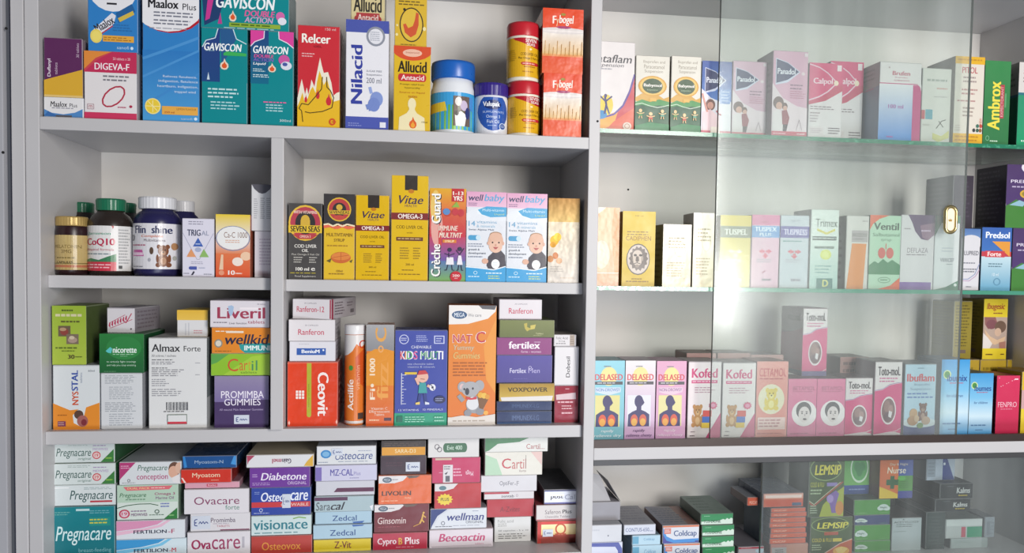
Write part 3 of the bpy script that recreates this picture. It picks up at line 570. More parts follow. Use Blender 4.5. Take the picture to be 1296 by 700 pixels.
# ---- second shelf, narrow left bay
BG = 'supplement bottles on the second shelf'
J('dark bottle with a shiny gold screw cap and gold paper label at the left post', 71, 112, 274, 346, 's2l', .046, ('#2a1418', [(.9, 0), (1, .04), (1, .74), (.93, .82), (.9, .85)]), ('#b79a5c', [(.92, .84), (.95, .855), (.95, .98), (.9, 1)], 1), ('#b8a06a', 1.0, .09, .68, [r(0, 0, 1, 1, '#bfa970', '#b0945a'), r(0, .8, 1, .83, '#7a6a3a'), r(0, .86, 1, .93, '#b06a4a'), t('MELATONIN', .12, .28, .9, .38, '#7a6634', b=0), t('3MG', .36, .42, .66, .52, '#6a5630', b=0), l(.2, .62, .8, .7, 1, '#7a6838'), t('CAPSULES', .2, .75, .7, .81, '#3a2c18')]), mats=('plastic', 'foil', 'label'), group=BG)
bb = [(.9, 0), (1, .04), (1, .62), (.96, .7), (.8, .78), (.6, .82), (.58, .86)]
cap8 = lambda c: (c, [(.6, .845), (.63, .85), (.65, .98), (.6, 1)], 1)
J('brown supplement bottle in front with a green cap and red and white label', 112.5, 169, 251, 345.5, 's2l', .056, ('#2c2420', bb), cap8('#1c6a4c'), ('#dedcda', 1.0, .06, .64, [e(.36, .02, .36, .16, '#b43a3c'), e(.36, .07, .34, .17, '#dedcda'), t('Jamieson', .12, .14, .66, .22, '#5a9a80', sh=.1), t('CoQ10', .09, .28, .74, .46, '#b42048', b=.02), t('Ubiquinol formula', .06, .5, .72, .57, '#b04a60', b=0), l(.1, .6, .66, .66, 1, '#7a8a90'), p('#3c7a54', (0, .78), (.2, .72), (.4, .76), (.6, .68), (.76, .62), (.76, .85), (0, .85)), r(0, .8, .76, 1, '#c43648'), l(.08, .84, .7, .96, 2, '#e8b4b8'), l(.8, .06, .97, .86, 12, '#a8a8a8'), r(.8, .88, .86, .95, '#5a5a5a')]), group=BG)
J('brown bottle half hidden behind, its green cap showing above the gold capped bottle', 78, 131, 255.5, 340, 's2l', .118, ('#2c2420', bb), ('#1c6a4c', [(.5, .845), (.53, .85), (.55, .98), (.5, 1)], 1), ('#dedcda', 1.0, .08, .62, [l(.1, .1, .9, .9, 9, '#9a9a9a')]), group=BG)
J('brown bottle tucked behind with a slice of green cap showing to its front neighbour\'s side', 131.5, 184, 256, 340, 's2l', .118, ('#2c2420', bb), ('#1c6a4c', [(.5, .845), (.53, .85), (.55, .98), (.5, 1)], 1), ('#dedcda', 1.0, .08, .62, [l(.1, .1, .9, .9, 9, '#9a9a9a')]), group=BG)
fb = [(.92, 0), (1, .04), (1, .66), (.97, .73), (.8, .8), (.64, .83), (.62, .86)]
J('large navy bottle with a ribbed white cap and a brown bear on its label', 170, 229.5, 249, 346.5, 's2l', .055, ('#24224e', fb), ('#dadadd', [(.76, .85), (.78, .86), (.78, .985), (.74, 1)], 1), ('#dcdade', 1.0, .09, .66, [t('Flin', .14, .05, .4, .22, '#30365c', b=.03), t('shine', .52, .05, .9, .22, '#30365c', b=.03), t('Complete', .3, .25, .74, .32, '#c86a4a', sh=.2), t('Multivitamins', .36, .34, .78, .4, '#5a4a52', b=0), e(.08, .32, .05, .07, '#4a4a52'), e(.08, .32, .03, .04, '#8a8a92'), l(.06, .45, .42, .52, 1, '#b06a80'), p('#c05a9a', (.05, .72), (.1, .58), (.32, .58), (.36, .72)), r(.08, .64, .34, .7, '#e8c8dc'), e(.52, .6, .04, .08, '#5a4638'), bear(.74, .71, .26, .5, '#7a4a30', '#a87a58'), e(.92, .5, .05, .08, '#b0825a'), e(.48, .8, .03, .04, '#a8a8b0'), l(.05, .93, .4, .98, 1, '#8a8a92'), e(.92, .76, .03, .05, '#a8a8a0')]), group=BG)
J('navy bottle at the back with a white cap peeping over the triangle carton', 212, 254, 254, 340, 's2l', .12, ('#24224e', fb), ('#d4d4d8', [(.6, .85), (.62, .86), (.62, .985), (.58, 1)], 1), None, group=BG)
C('pale lilac carton with three small coloured triangles beside the big navy bottle', 230.5, 271, 276.5, 350, 's2l', .024, .05, '#dcd9e6', '#b6b3c2', [s('#9a98b0', .014, (.02, .25), (.46, .7), (.54, .7), (.98, .25)), l(.2, .04, .8, .12, 2, '#9a98a8'), t('TRIG', .16, .19, .58, .3, '#4a4e66', b=.03), t('AL', .6, .21, .84, .29, '#9ca0b4'), p('#3f62b0', (.5, .33), (.66, .48), (.34, .48)), l(.42, .42, .58, .46, 1, '#c8d2ea'), e(.5, .535, .1, .04, '#a8b0cc'), p('#e09a6a', (.28, .52), (.44, .66), (.14, .66)), p('#8fb868', (.68, .52), (.84, .66), (.54, .66)), l(.28, .73, .74, .79, 2, '#b0aec0'), e(.26, .85, .05, .028, '#4a58a4'), r(.26, .822, .46, .878, '#4a58a4'), l(.52, .83, .74, .87, 1, '#b0b4c8'), l(.05, .93, .26, .96, 1, '#7a7a88'), p('#3a3a48', (.28, .97), (.36, .9), (.4, .92), (.34, .97)), l(.68, .94, .94, .97, 1, '#8a8a98')], group=GR)
C('effervescent calcium carton fading from yellow to orange with a white oval', 273, 316.5, 271.5, 350.5, 's2l', .024, .05, '#e8a070', '#a85a44', [r(0, 0, 1, .3, '#e6c93c', '#e9dcc0'), r(0, .3, 1, .62, '#e8dcd0', '#e08a64'), r(0, .62, 1, 1, '#e07a4e', '#dc5a38'), o(.5, .38, .5, .2, .03, '#8a90a8'), e(.5, .375, .47, .185, '#ecebe9'), t('Ca-C 1000', .24, .28, .92, .37, '#8a6a5c', b=0), l(.28, .4, .72, .46, 2, '#d8a890'), e(.64, .75, .16, .07, '#f0e2d6'), e(.88, .66, .16, .07, '#eec8a8'), p('#e8c8a8', (.16, .64), (.22, .64), (.22, .88), (.1, .88)), t('10', .36, .89, .56, .96, '#f4ece6', b=.02), l(.58, .92, .8, .96, 1, '#f4e0d4'), e(.17, .93, .08, .04, '#e49a7a')], mat='gloss', group=GR)
wb_ = C('plain white carton with faint grey lines, lowest at the divider, mostly tucked behind it', 322, 346.5, 292.5, 351, 's2l', .034, .07, '#d6d2d8', '#b8b6be', [l(.25, .15, .9, .75, 9, '#b8aebc'), r(.2, .85, .7, .95, '#cfc4cc')], group=GR)
C('white carton stacked by the divider with a dark half round notch at its top', 317.5, 345.5, 233.5, 290, wb_, .03, .05, '#d3d3d5', '#bdbdc0', [p('#55545c', (.02, 0), (.98, 0), (.86, .1), (.66, .18), (.5, .2), (.34, .18), (.14, .1)), l(.12, .3, .3, .75, 10, '#9a9aa0'), l(.42, .28, .62, .75, 11, '#8a8a90'), l(.7, .28, .92, .75, 11, '#9a9aa0')], group=GR)

# ---- second shelf, wide bay
Y2 = .024
C('black cod liver oil carton with a round yellow and red sailor badge', 365, 407.5, 257, 353.5, 's2r', Y2, .045, '#43403f', '#2a2828', [e(.5, .26, .5, .235, '#dab23a'), e(.5, .26, .45, .21, '#b03a4a'), e(.5, .26, .3, .15, '#302c2c'), e(.5, .22, .13, .065, '#cfa83a'), r(.36, .22, .64, .29, '#cfa83a'), t('WITH VITAMINS', .15, .1, .85, .14, '#e6c4b8', b=.02), r(0, .29, 1, .39, '#dab62e'), t('SEVEN SEAS', .06, .3, .94, .375, '#28241c', b=.02), p('#b43a40', (.12, .41), (.88, .41), (.7, .47), (.3, .47)), t('OMEGA 3', .34, .42, .66, .455, '#ecc8b8'), t('COD LIVER', .18, .54, .84, .585, '#d8d4cc', b=.02), t('OIL', .4, .6, .6, .64, '#d8d4cc', b=.02), t('Plus Omega-3 Fish Oil', .1, .66, .92, .69, '#cfcac0', b=0), l(.16, .7, .44, .79, 3, '#b8b4ac'), l(.62, .7, .86, .79, 3, '#b8b4ac'), t('100 ml', .22, .84, .62, .885, '#e4e0d8', b=.02), t('e', .68, .845, .8, .885, '#e4e0d8'), l(.06, .905, .94, .93, 1, '#b0a032'), t('Food Supplement', .2, .945, .82, .975, '#cfcac0', b=0)], group=GR)
C('yellow multivitamin syrup carton with a black top and half an orange', 409.5, 449, 245.5, 353.5, 's2r', Y2, .045, '#dcb420', '#a98020', [r(0, 0, 1, .37, '#302c2e'), e(.5, .18, .38, .14, '#d8b030'), e(.5, .18, .34, .125, '#b43a3c'), e(.5, .18, .22, .08, '#2c2826'), e(.5, .155, .1, .035, '#d0a83a'), r(.16, .19, .84, .235, '#d8b030'), t('SEVENSEAS', .18, .195, .82, .23, '#28241c'), e(.5, .275, .18, .03, '#c0463a'), s('#e0674a', .1, (0, .385), (.2, .37), (.4, .395), (.6, .37), (.8, .395), (1, .37)), s('#ecdcb8', .05, (0, .36), (.15, .35), (.3, .375), (.45, .35), (.6, .375), (.75, .35), (1, .37)), t('MULTIVITAMIN', .1, .455, .92, .495, '#7a5818', b=0), t('SYRUP', .34, .52, .68, .555, '#7a5818', b=0), l(.12, .59, .86, .62, 1, '#a87c20'), e(.56, .74, .32, .065, '#c8642a'), e(.56, .725, .3, .045, '#d98038'), s('#b4561e', .015, (.3, .74), (.82, .71)), s('#b4561e', .015, (.56, .68), (.56, .78)), p('#5a5020', (.1, .78), (.26, .75), (.22, .8)), p('#5a5020', (.84, .78), (.94, .76), (.9, .8)), t('100ml', .42, .885, .62, .91, '#8a6418', b=0), l(.18, .92, .8, .945, 1, '#8a6418')], group=GR)
def vit(big): return [r(.36, 0, .7, .14 if big else .15, '#38322e'), e(.53, .15 if big else .165, .08, .02, '#c07a28'), t('Vitae', .2, .19, .86, .27, '#4a3a4e', sh=.3, b=.01), t('HEALTH', .36, .275, .68, .3, '#6a4a50', b=0), r(0, .355, 1, .42, '#7c2c2e'), t('OMEGA-3', .18, .365, .84, .41, '#f0e2d8', b=.025), t('COD LIVER OIL', .14, .475, .86, .505, '#5a4418', b=0), t('with', .42, .535, .58, .55, '#7a5c1c', b=0), r(.14, .585, .86, .62, '#6a4030'), l(.18, .59, .82, .615, 1, '#c8a878'), l(.24, .68, .5, .8, 5, '#9a7a28'), l(.6, .68, .8, .8, 5, '#9a7a28'), t('200 ml', .4, .835, .62, .855, '#7a5c1c', b=0), l(.3, .89, .7, .91, 1, '#8a6a20'), l(.2, .93, .82, .95, 1, '#8a6a20')]
C('shorter of two golden omega cartons with a dark ribbon and maroon band', 450, 492.5, 247, 354, 's2r', Y2, .045, '#dab01c', '#b08624', vit(0), mat='film', group=GR)
C('taller golden omega carton with a dark ribbon and maroon band', 495, 542, 222, 355.5, 's2r', Y2, .05, '#dcb41c', '#b08624', vit(1), mat='gloss', left=[], group=GR)
C('rainbow children\'s multivitamin carton with two stick figure children', 543.5, 589.5, 238.5, 356.5, 's2r', Y2, .045, '#c84a4a', '#7a6a3a', [r(0, 0, 1, .22, '#dca62e', '#d8743c'), r(0, .22, 1, .52, '#d0603c', '#c43a4c'), r(0, .52, 1, .78, '#bc4460', '#6a5aa0'), r(0, .78, 1, 1, '#5a74a8', '#7aa85a'), e(.2, .42, .16, .2, '#e0a49a'), e(.16, .2, .14, .18, '#e4c06a'), p('#c84a4c', (.28, .3), (.24, .5), (.26, .7), (.34, .6)), t('Crèche', .075, .608, .325, .958, '#3a3e46', 90, b=.02), t('Guard', .075, .068, .325, .388, '#3a3e46', 90, b=.02), t('Crèche', .05, .6, .3, .95, '#f4f2ee', 90, b=.02), t('Guard', .05, .06, .3, .38, '#f4f2ee', 90, b=.02), t('2 - 13', .64, .04, .9, .075, '#f2ece2', b=.02), r(.6, 0, .94, .14, '#bc3038'), t('1-13', .63, .03, .92, .07, '#f2ece2', b=.02), t('YRS', .64, .08, .9, .13, '#f2ece2', b=.03), e(.5, .26, .11, .04, '#b8463a'), e(.7, .25, .09, .04, '#c03a44'), e(.86, .26, .09, .04, '#c03a44'), e(.46, .25, .1, .035, '#5a88c0'), p('#8ab04a', (.6, .2), (.74, .14), (.82, .2)), t('IMMUNE', .24, .4, .78, .455, '#efd2c4', sh=.2, b=.02), t('MULTIVIT', .26, .475, .9, .53, '#f4dccc', sh=.2, b=.02), r(.36, .55, .74, .585, '#d8803a'), t('SYRUP', .42, .556, .68, .58, '#f4e6c0'), ('m', [e(.56, .66, .06, .022, '#30304a'), s('#30304a', .02, (.42, .7), (.56, .72), (.7, .7)), p('#e8e4ea', (.48, .74), (.66, .74), (.68, .82), (.46, .82)), s('#30304a', .02, (.54, .69), (.54, .75)), s('#30304a', .02, (.52, .82), (.48, .88), (.42, .88)), s('#30304a', .02, (.62, .82), (.64, .88), (.7, .88))]), ('m', [e(.84, .65, .06, .022, '#30304a'), s('#30304a', .02, (.74, .66), (.84, .71), (.96, .64)), p('#e8e4ea', (.8, .72), (.88, .72), (.92, .82), (.76, .82)), s('#30304a', .02, (.82, .82), (.8, .88), (.76, .88)), s('#30304a', .02, (.88, .82), (.9, .88), (.94, .88))]), e(.74, .95, .16, .06, '#c02c38'), t('200', .64, .925, .84, .95, '#f4e0dc'), t('ml', .7, .958, .78, .972, '#f4e0dc', b=0)], mat='gloss', group=GR)
def wb__(): return [r(0, 0, 1, .17, '#dca0c0', '#e2b8d0'), p('#e0e4ea', (0, .24), (.14, .2), (.36, .18), (1, .17), (1, .32), (0, .32)), e(.68, .22, .42, .06, '#e4ecf0'), p('#4aa4d2', (.28, .2), (.5, .16), (1, .165), (1, .27), (.6, .28), (.38, .25)), t('Multi-vitamin', .4, .185, .94, .215, '#d4ecf4', b=0), t('Liquid', .7, .235, .94, .26, '#c8d88a', b=0), t('well', .05, .03, .42, .1, '#4a4a6a', sh=.2, b=.01), t('baby', .44, .025, .95, .125, '#5ea6d2', sh=.2, b=.01), l(.05, .12, .3, .16, 2, '#8a6a90'), t('14', .06, .325, .22, .38, '#5aa0c8', b=0), t('vitamins', .26, .32, .76, .35, '#8ab4d0', b=0), t('& minerals', .26, .365, .72, .395, '#9ac0d8', b=0), t('Swiss Alpine Malt', .06, .41, .7, .435, '#5a6478', b=0), e(.1, .51, .05, .028, '#4a9cc8'), r(.1, .482, .32, .538, '#4a9cc8'), e(.3, .51, .06, .028, '#c8e0ec'), l(.05, .57, .48, .62, 2, '#8a92a4'), t('growth &', .06, .63, .34, .66, '#4a5468', b=0), t('development', .06, .67, .5, .7, '#4a5468', b=0), l(.06, .71, .44, .74, 1, '#8a92a4'), p('#4a4650', (.52, .82), (.56, .72), (.7, .66), (.86, .64), (.98, .7), (1, .84), (.8, .88), (.6, .88)), e(.48, .77, .08, .03, '#dcae98'), e(.74, .545, .19, .1, '#dcb098'), e(.74, .6, .17, .075, '#e4bba4'), e(.74, .475, .15, .035, '#b08c70'), e(.74, .5, .165, .05, '#deb49c'), e(.66, .56, .022, .01, '#3a2c2a'), e(.82, .56, .022, .01, '#3a2c2a'), p('#b45a58', (.67, .61), (.81, .61), (.76, .635), (.72, .635)), e(.74, .59, .025, .012, '#cf9a84'), e(.55, .57, .025, .02, '#dcae98'), e(.93, .57, .025, .02, '#dcae98'), p('#3f9fd4', (0, .84), (.3, .85), (.7, .87), (1, .83), (1, 1), (0, 1)), s('#e8eef2', .025, (0, .835), (.3, .845), (.7, .865), (1, .825)), o(.24, .9, .05, .02, .015, '#bfe0f0'), l(.06, .93, .4, .96, 1, '#bfe0f0'), l(.5, .89, .94, .92, 1, '#d8ecf4'), l(.56, .925, .9, .975, 2, '#c4d890'), e(.74, .8, .105, .052, '#f6f7f8'), l(.68, .78, .8, .82, 2, '#c8d4dc')]
C('pink, white and blue baby vitamin carton beside the rainbow carton', 590, 640.5, 243, 356.5, 's2r', Y2, .05, '#dde0e6', '#b8c0cc', wb__(), mat='gloss', group=GR)
C('pink, white and blue baby vitamin carton beside the gleaming gold carton', 641, 692, 245, 357.5, 's2r', Y2, .05, '#dde0e6', '#b8c0cc', wb__(), mat='gloss', group=GR)
C('gleaming white and gold carton with nuts and grains at the end of its row', 694, 733, 251, 357.5, 's2r', Y2, .05, '#dccfb8', '#8a7860', [r(0, 0, 1, .28, '#a87a3c', '#c8a868'), r(0, .28, 1, 1, '#cfc2aa', '#c9c2ba'), e(.2, .5, .14, .06, '#d0a02c'), e(.3, .46, .12, .05, '#e0b440'), e(.16, .55, .1, .035, '#c08a28'), e(.08, .72, .1, .04, '#c0875c'), e(.24, .68, .09, .04, '#b87a54'), e(.36, .74, .1, .035, '#c8a080'), l(.08, .8, .5, .88, 3, '#b0a8a0'), l(.4, .93, .9, .96, 1, '#c4b4a4')], mat='foil', rz=-4, group=GR)

# ---- third shelf, narrow left bay
Y3 = .019
a = C('white carton with an orange foot and blue and red sideways lettering', 67, 126, 462, 542, 's3', Y3, .06, '#d6dadb', '#b2b6ba', [p('#e08a2c', (0, .59), (.36, .7), (.62, .68), (1, .585), (1, 1), (0, 1)), p('#d6dadb', (.42, .78), (.52, .7), (.72, .62), (.66, .8), (.6, .96), (.44, .9)), e(.55, .77, .1, .07, '#5a4034'), e(.63, .87, .12, .09, '#a0605a'), e(.66, .89, .06, .05, '#7a2c34'), t('NYS', .41, .41, .55, .62, '#c8502c', 90, b=.03), t('STAL', .4, .08, .54, .4, '#3b54a0', 90, b=.03), t('tablets', .58, .12, .63, .28, '#8a94a8', 90, b=0), t('60ml', .76, .075, .9, .105, '#6a7078', b=0), l(.1, .76, .34, .8, 1, '#a86420'), r(.1, .87, .27, .95, '#7a3c5a'), l(.11, .88, .26, .94, 2, '#c8a090')], tc='#a8acb0', group=GR)
C('lime green carton with a small brown picture, stacked on the orange footed white box', 66, 109, 387, 461, a, Y3+.002, .075, '#a2b83e', '#4a5a2c', [r(0, 0, 1, 1, '#94ae36', '#a8bc44'), l(.28, .05, .62, .12, 1, '#4c5c22'), l(.1, .12, .94, .22, 1, '#cfc8a0'), l(.26, .24, .86, .31, 1, '#5a5a28'), r(.18, .34, .54, .52, '#6a5a44'), e(.36, .44, .12, .06, '#8a4038'), e(.32, .4, .1, .03, '#b09070'), r(.42, .48, .78, .65, '#7a6a58'), e(.6, .58, .14, .05, '#a89080'), e(.58, .54, .08, .03, '#c8b8a0'), l(.1, .69, .86, .75, 1, '#5a6a24'), l(.28, .75, .7, .79, 1, '#5a6a24'), t('30', .46, .83, .66, .9, '#4a3a28', b=.02), l(.68, .85, .9, .89, 1, '#5a6a24')], tc='#6a7a38', group=GR)
a = C('white carton covered in faint grey print under the green gum box', 127.5, 180, 472, 541.5, 's3', Y3, .05, '#d2d4d6', '#a8aab0', [l(.1, .04, .86, .2, 6, '#9ca0a6'), l(.2, .24, .8, .48, 7, '#a6aab0'), l(.1, .52, .86, .7, 6, '#9ca0a6'), l(.2, .72, .8, .95, 6, '#a6aab0')], group=GR)
a = C('dark green gum carton with a pale leaf mark and white lettering', 123.5, 182, 422.5, 472, a, Y3, .085, '#1f6a34', '#17502c', [r(0, 0, 1, 1, '#2a7a3a', '#1c5c30'), e(.55, .36, .4, .3, '#2e8040'), p('#5ac0c0', (.14, .44), (.24, .34), (.29, .38), (.26, .5), (.18, .48)), t('nicorette', .3, .34, .84, .49, '#e4f0e8', b=.02), l(.3, .51, .84, .55, 1, '#a8d0b0'), l(.46, .56, .64, .59, 1, '#8ac098'), t('to actively fight cravings', .16, .69, .82, .75, '#c4dcc8', b=0), t('and help you stop smoking', .16, .78, .82, .84, '#c4dcc8', b=0), r(.02, .9, .98, .93, '#e0e8e2') if 0 else l(.1, .95, .4, .98, 1, '#6a9a72')], tc='#28603a', group=GR)
C('small white carton with red slanting script resting on the dark green gum box', 134.5, 171, 389.5, 422, a, Y3+.012, .075, '#d8d3d6', '#8f8990', [s('#b83a58', .02, (.08, .62), (.66, .28)), s('#b83a58', .02, (.12, .82), (.92, .46)), ('m', [p('#b83a58', (.06+q*.1, .72-q*.045), (.1+q*.1, .58-q*.045), (.13+q*.1, .6-q*.045), (.12+q*.1, .8-q*.045)) for q in range(7)]), s('#b83a58', .03, (.6, .5), (.7, .6), (.9, .22)), e(.88, .84, .03, .03, '#4a3a44')], tc='#a49ea4', right=[l(.1, .1, .9, .9, 5, '#7a7078')], rz=-6, group=GR)
a = C('large white antacid sachet carton with black lettering and a barcode', 188, 262, 427.5, 541.5, 's3', Y3, .07, '#dcdcdb', '#9a9c9e', [t('Almax', .055, .07, .54, .155, '#2c2c30', b=.012), t('Forte', .6, .09, .89, .15, '#2c2c30', b=.004), t('30 sobres / sachets', .055, .185, .47, .21, '#5a5a60', b=0), l(.055, .235, .42, .255, 1, '#5a5a60'), l(.055, .26, .5, .3, 2, '#8a8a90'), l(.055, .325, .4, .345, 1, '#5a5a60'), l(.055, .345, .62, .43, 4, '#8a8a90'), l(.055, .45, .36, .54, 4, '#9a9aa0'), l(.055, .56, .6, .65, 4, '#9a9aa0'), l(.8, .27, .9, .29, 1, '#aaaab0'), l(.8, .4, .9, .42, 1, '#aaaab0')]+[r(.3+q*.0195, .71, .3+q*.0195+(.006 if q % 3 else .012), .8, '#333338') for q in range(20)]+[l(.26, .805, .68, .825, 1, '#5a5a60'), r(.32, .845, .66, .955, '#6a7a70'), r(.332, .853, .648, .925, '#dcdcdb'), r(.325, .925, .655, .95, '#c83c4a')], tc='#b4b4b2', right=[r(0, 0, 1, .66, '#7a8284'), r(0, .66, 1, 1, '#b4b6b8')], group=GR)
C('small white carton with a yellow top band lying on the large antacid carton', 224, 263, 392.5, 424.5, a, Y3+.015, .06, '#dad9da', '#b4a878', [r(0, 0, 1, .38, '#e0b43c', '#e6be54'), r(.26, .5, .3, .95, '#c4c4c8'), r(.36, .48, .4, .95, '#c4c4c8'), l(.54, .74, .84, .9, 2, '#c88a90')], tc='#d8b850', group=GR)
a = C('dark violet gummies carton with a grey haze top and a price sticker', 271.5, 340, 476, 541, 's3', Y3, .06, '#4a3568', '#3a2c4c', [r(0, 0, 1, .5, '#8f84a4', '#77699a'), p('#45315f', (0, .52), (.4, .47), (1, .46), (1, 1), (0, 1)), t('PROMIMBA', .12, .29, .91, .43, '#ece6f2', b=.004), t('GUMMIES', .18, .44, .85, .57, '#ece6f2', b=.004), t('All natural Male Enhancer Gummies', .09, .63, .9, .67, '#b4a4c8', b=0)], tc='#8a80a0', parts=[sticker(.36, .755, .64, .93)], group=GR)
a = C('lime green carton with red and yellow thin lettering above the violet gummies', 266.5, 342, 447.5, 475, a, Y3+.002, .09, '#8cbc2c', '#6a8a34', [p('#5aa04a', (0, 0), (.3, 0), (.1, .4), (0, .5)), p('#a0c83a', (.2, 1), (.7, .1), (1, 0), (1, 1)), t('C', .28, .22, .46, .82, '#c8542c', b=0), t('ar', .48, .42, .62, .78, '#c8642c', b=0), t('t', .63, .32, .68, .78, '#c8a02c', b=0), t('il', .69, .3, .79, .78, '#4a8a5a', b=0), t('tablets', .5, .82, .78, .92, '#5a7a2c', b=0)], tc='#86ac44', kind='lie', group=GR)
a = C('orange children\'s immune chewables carton with a teal swoosh, above the lime green box', 267.5, 343, 414.5, 447, a, Y3+.001, .09, '#e08624', '#a86a2c', [l(.06, .1, .5, .18, 1, '#e8e4dc'), p('#2a9a98', (.46, .66), (.6, .62), (1, .6), (1, 1), (.56, 1), (.48, .85)), t('wellkid', .22, .25, .985, .66, '#2c2640', sh=.2, b=.012), t('IMMUNE', .55, .7, 1.04, .9, '#e4f0ec', b=.02), e(.11, .62, .07, .17, '#8a8a80'), e(.11, .62, .05, .12, '#d8d0c0'), l(.05, .9, .4, .97, 1, '#8a5a20'), r(.24, .12, .54, .2, '#eadcc8')], tc='#c08a50', kind='lie', group=GR)
C('white liver tablets carton with a maroon name, topmost above the orange one', 265.5, 341, 380.5, 413.5, a, Y3, .09, '#dcd6dc', '#a8a2aa', [t('Liveril', .115, .24, .94, .68, '#a03a54', b=.014), p('#a4bcd8', (.3, .2), (.36, .16), (.4, .22), (.38, .5), (.34, .6), (.31, .45)), r(.5, .24, .82, .33, '#eee6ea'), l(.05, .8, .3, .88, 1, '#6a6470'), t('Liver function', .32, .82, .62, .9, '#3a3644', b=0), t('tablets', .64, .75, .93, .87, '#a03a54', b=0), t('30 tablets', .8, .08, .94, .14, '#8a8490', b=0)], tc='#c4bec6', kind='lie', group=GR)

# ---- third shelf, wide bay
a = C('orange red vitamin carton with sideways white lettering and a yellow stripe', 363.5, 427.5, 457.5, 540, 's3', Y3, .075, '#da4426', '#a83a2a', [r(.385, .02, .475, .82, '#b0b03a'), e(.43, .82, .045, .035, '#b0b03a'), t('tablets to dissolve', .415, .34, .44, .7, '#7a7a30', -90, b=0), t('Ceovit', .6, .165, .815, .84, '#f2e8e4', -90, b=.02)]+[r(.17+q*.06, .445+w_*.045, .215+q*.06, .482+w_*.045, '#f0e4de') for q in range(3) for w_ in range(3)]+[s('#e88a70', .008, (.0, .03), (1, .02)), p('#f0b8a8', (.96, .93), (.98, .89), (1, .93), (.98, .97)), p('#f0b8a8', (.02, .94), (.04, .9), (.06, .94), (.04, .98))], mat='film', right=[l(.2, .2, .8, .7, 4, '#d88a7a')], group=GR)
a = C('white carton with a blue name panel, directly on the orange red vitamin carton', 366, 424.5, 432, 457.5, a, Y3, .08, '#dad8de', '#a8a4ae', [r(.15, .34, .8, .7, '#2f5aa8'), t('BeniuM', .26, .41, .66, .6, '#f2f4f8', b=.02), e(.745, .44, .02, .05, '#f2f4f8'), l(.2, .1, .5, .16, 1, '#b4b2bc')], kind='lie', right=[l(.15, .2, .85, .8, 3, '#7a767e')], group=GR)
a = C('white carton with pink red lettering, middle of the three whites over the orange red box', 365, 424, 404.5, 431.5, a, Y3-.001, .085, '#ddd8da', '#aaa4aa', [t('30 CAPSULES', .35, .22, .64, .29, '#7a7480', b=0), t('Ranferon', .2, .44, .77, .72, '#c23a58', b=.006)], kind='lie', right=[l(.15, .2, .85, .8, 3, '#7a767e')], group=GR)
C('white carton turned to show its printed side with a maroon edge, topmost in its pile', 368.5, 421, 378.5, 404, a, Y3+.004, .105, '#dcd7da', '#b8b0b4', [t('30 CAPSULES', .3, .16, .62, .23, '#7a7480', b=0), t('Ranferon-12', .1, .36, .82, .66, '#c23a58', b=.006), r(.965, 0, 1, 1, '#a02c48')], kind='lie', rz=-13, right=[r(0, 0, .06, 1, '#a02c48'), l(.12, .15, .5, .85, 5, '#6a5a62'), l(.6, .2, .85, .5, 2, '#7a6a72'), r(.75, .62, .9, .82, '#6a6066')], group=GR)
J('orange effervescent tablet tube with a white stopper cap and sideways lettering', 436.5, 462, 411, 535, 's3', .034, ('#d9752e', [(.94, 0), (1, .01), (1, .92)]), ('#e4e2e2', [(1.04, .905), (1.06, .91), (1.06, .985), (1.02, 1)], 0), ('#d9742c', 1.0, .02, .9, [r(0, 0, 1, .1, '#dcd8d6'), p('#dcd8d6', (0, 0), (1, 0), (1, .1), (.8, .14), (.6, .1), (.4, .18), (.2, .22), (0, .24)), r(0, .97, 1, 1, '#e4dcd8'), p('#c8501e', (.55, .25), (.98, .15), (.98, .6), (.6, .5)), t('Actilife', .18, .5, .46, .85, '#f2e4da', 90, b=.015), t('C', .72, .06, .98, .15, '#c83c20'), e(.34, .37, .1, .03, '#4a8a3c'), t('vitamin', .6, .34, .76, .62, '#e8a880', 90, b=0), r(.68, .88, .92, .95, '#4a3a34')]), name='tablet_tube', cat='tube')
C('slim orange tablet carton with a silver top and sideways lettering beside the tube', 463.5, 498.5, 411, 535, 's3', Y3, .04, '#dd7a2a', '#9a5a2c', [r(0, 0, 1, .26, '#a8a8aa', '#8a8a8e'), p('#e0922e', (0, .29), (.3, .24), (.7, .24), (1, .26), (1, .6), (0, .6)), r(0, .6, 1, 1, '#dd7a2a', '#d8602a'), t('C', .32, .03, .72, .17, '#e0a458', 90, b=.02), o(.52, .24, .1, .035, .05, '#e8a868'), t('1000', .12, .33, .32, .5, '#f0dcc0', 90, b=.02), t('fizz', .38, .37, .8, .74, '#e8a04c', 90, b=.02), e(.22, .6, .06, .018, '#f0dcc0'), t('Fi', .14, .63, .32, .74, '#f0e0c8', 90), t('Vitamin C', .18, .815, .78, .84, '#f0dcc8', b=0), t('Effervescent', .12, .845, .86, .87, '#f0dcc8', b=0), t('Tablets', .3, .875, .66, .9, '#f0dcc8', b=0), l(.12, .93, .5, .96, 1, '#f0c8a0'), r(.66, .92, .92, .95, '#4a3040')], mat='gloss', group=GR)
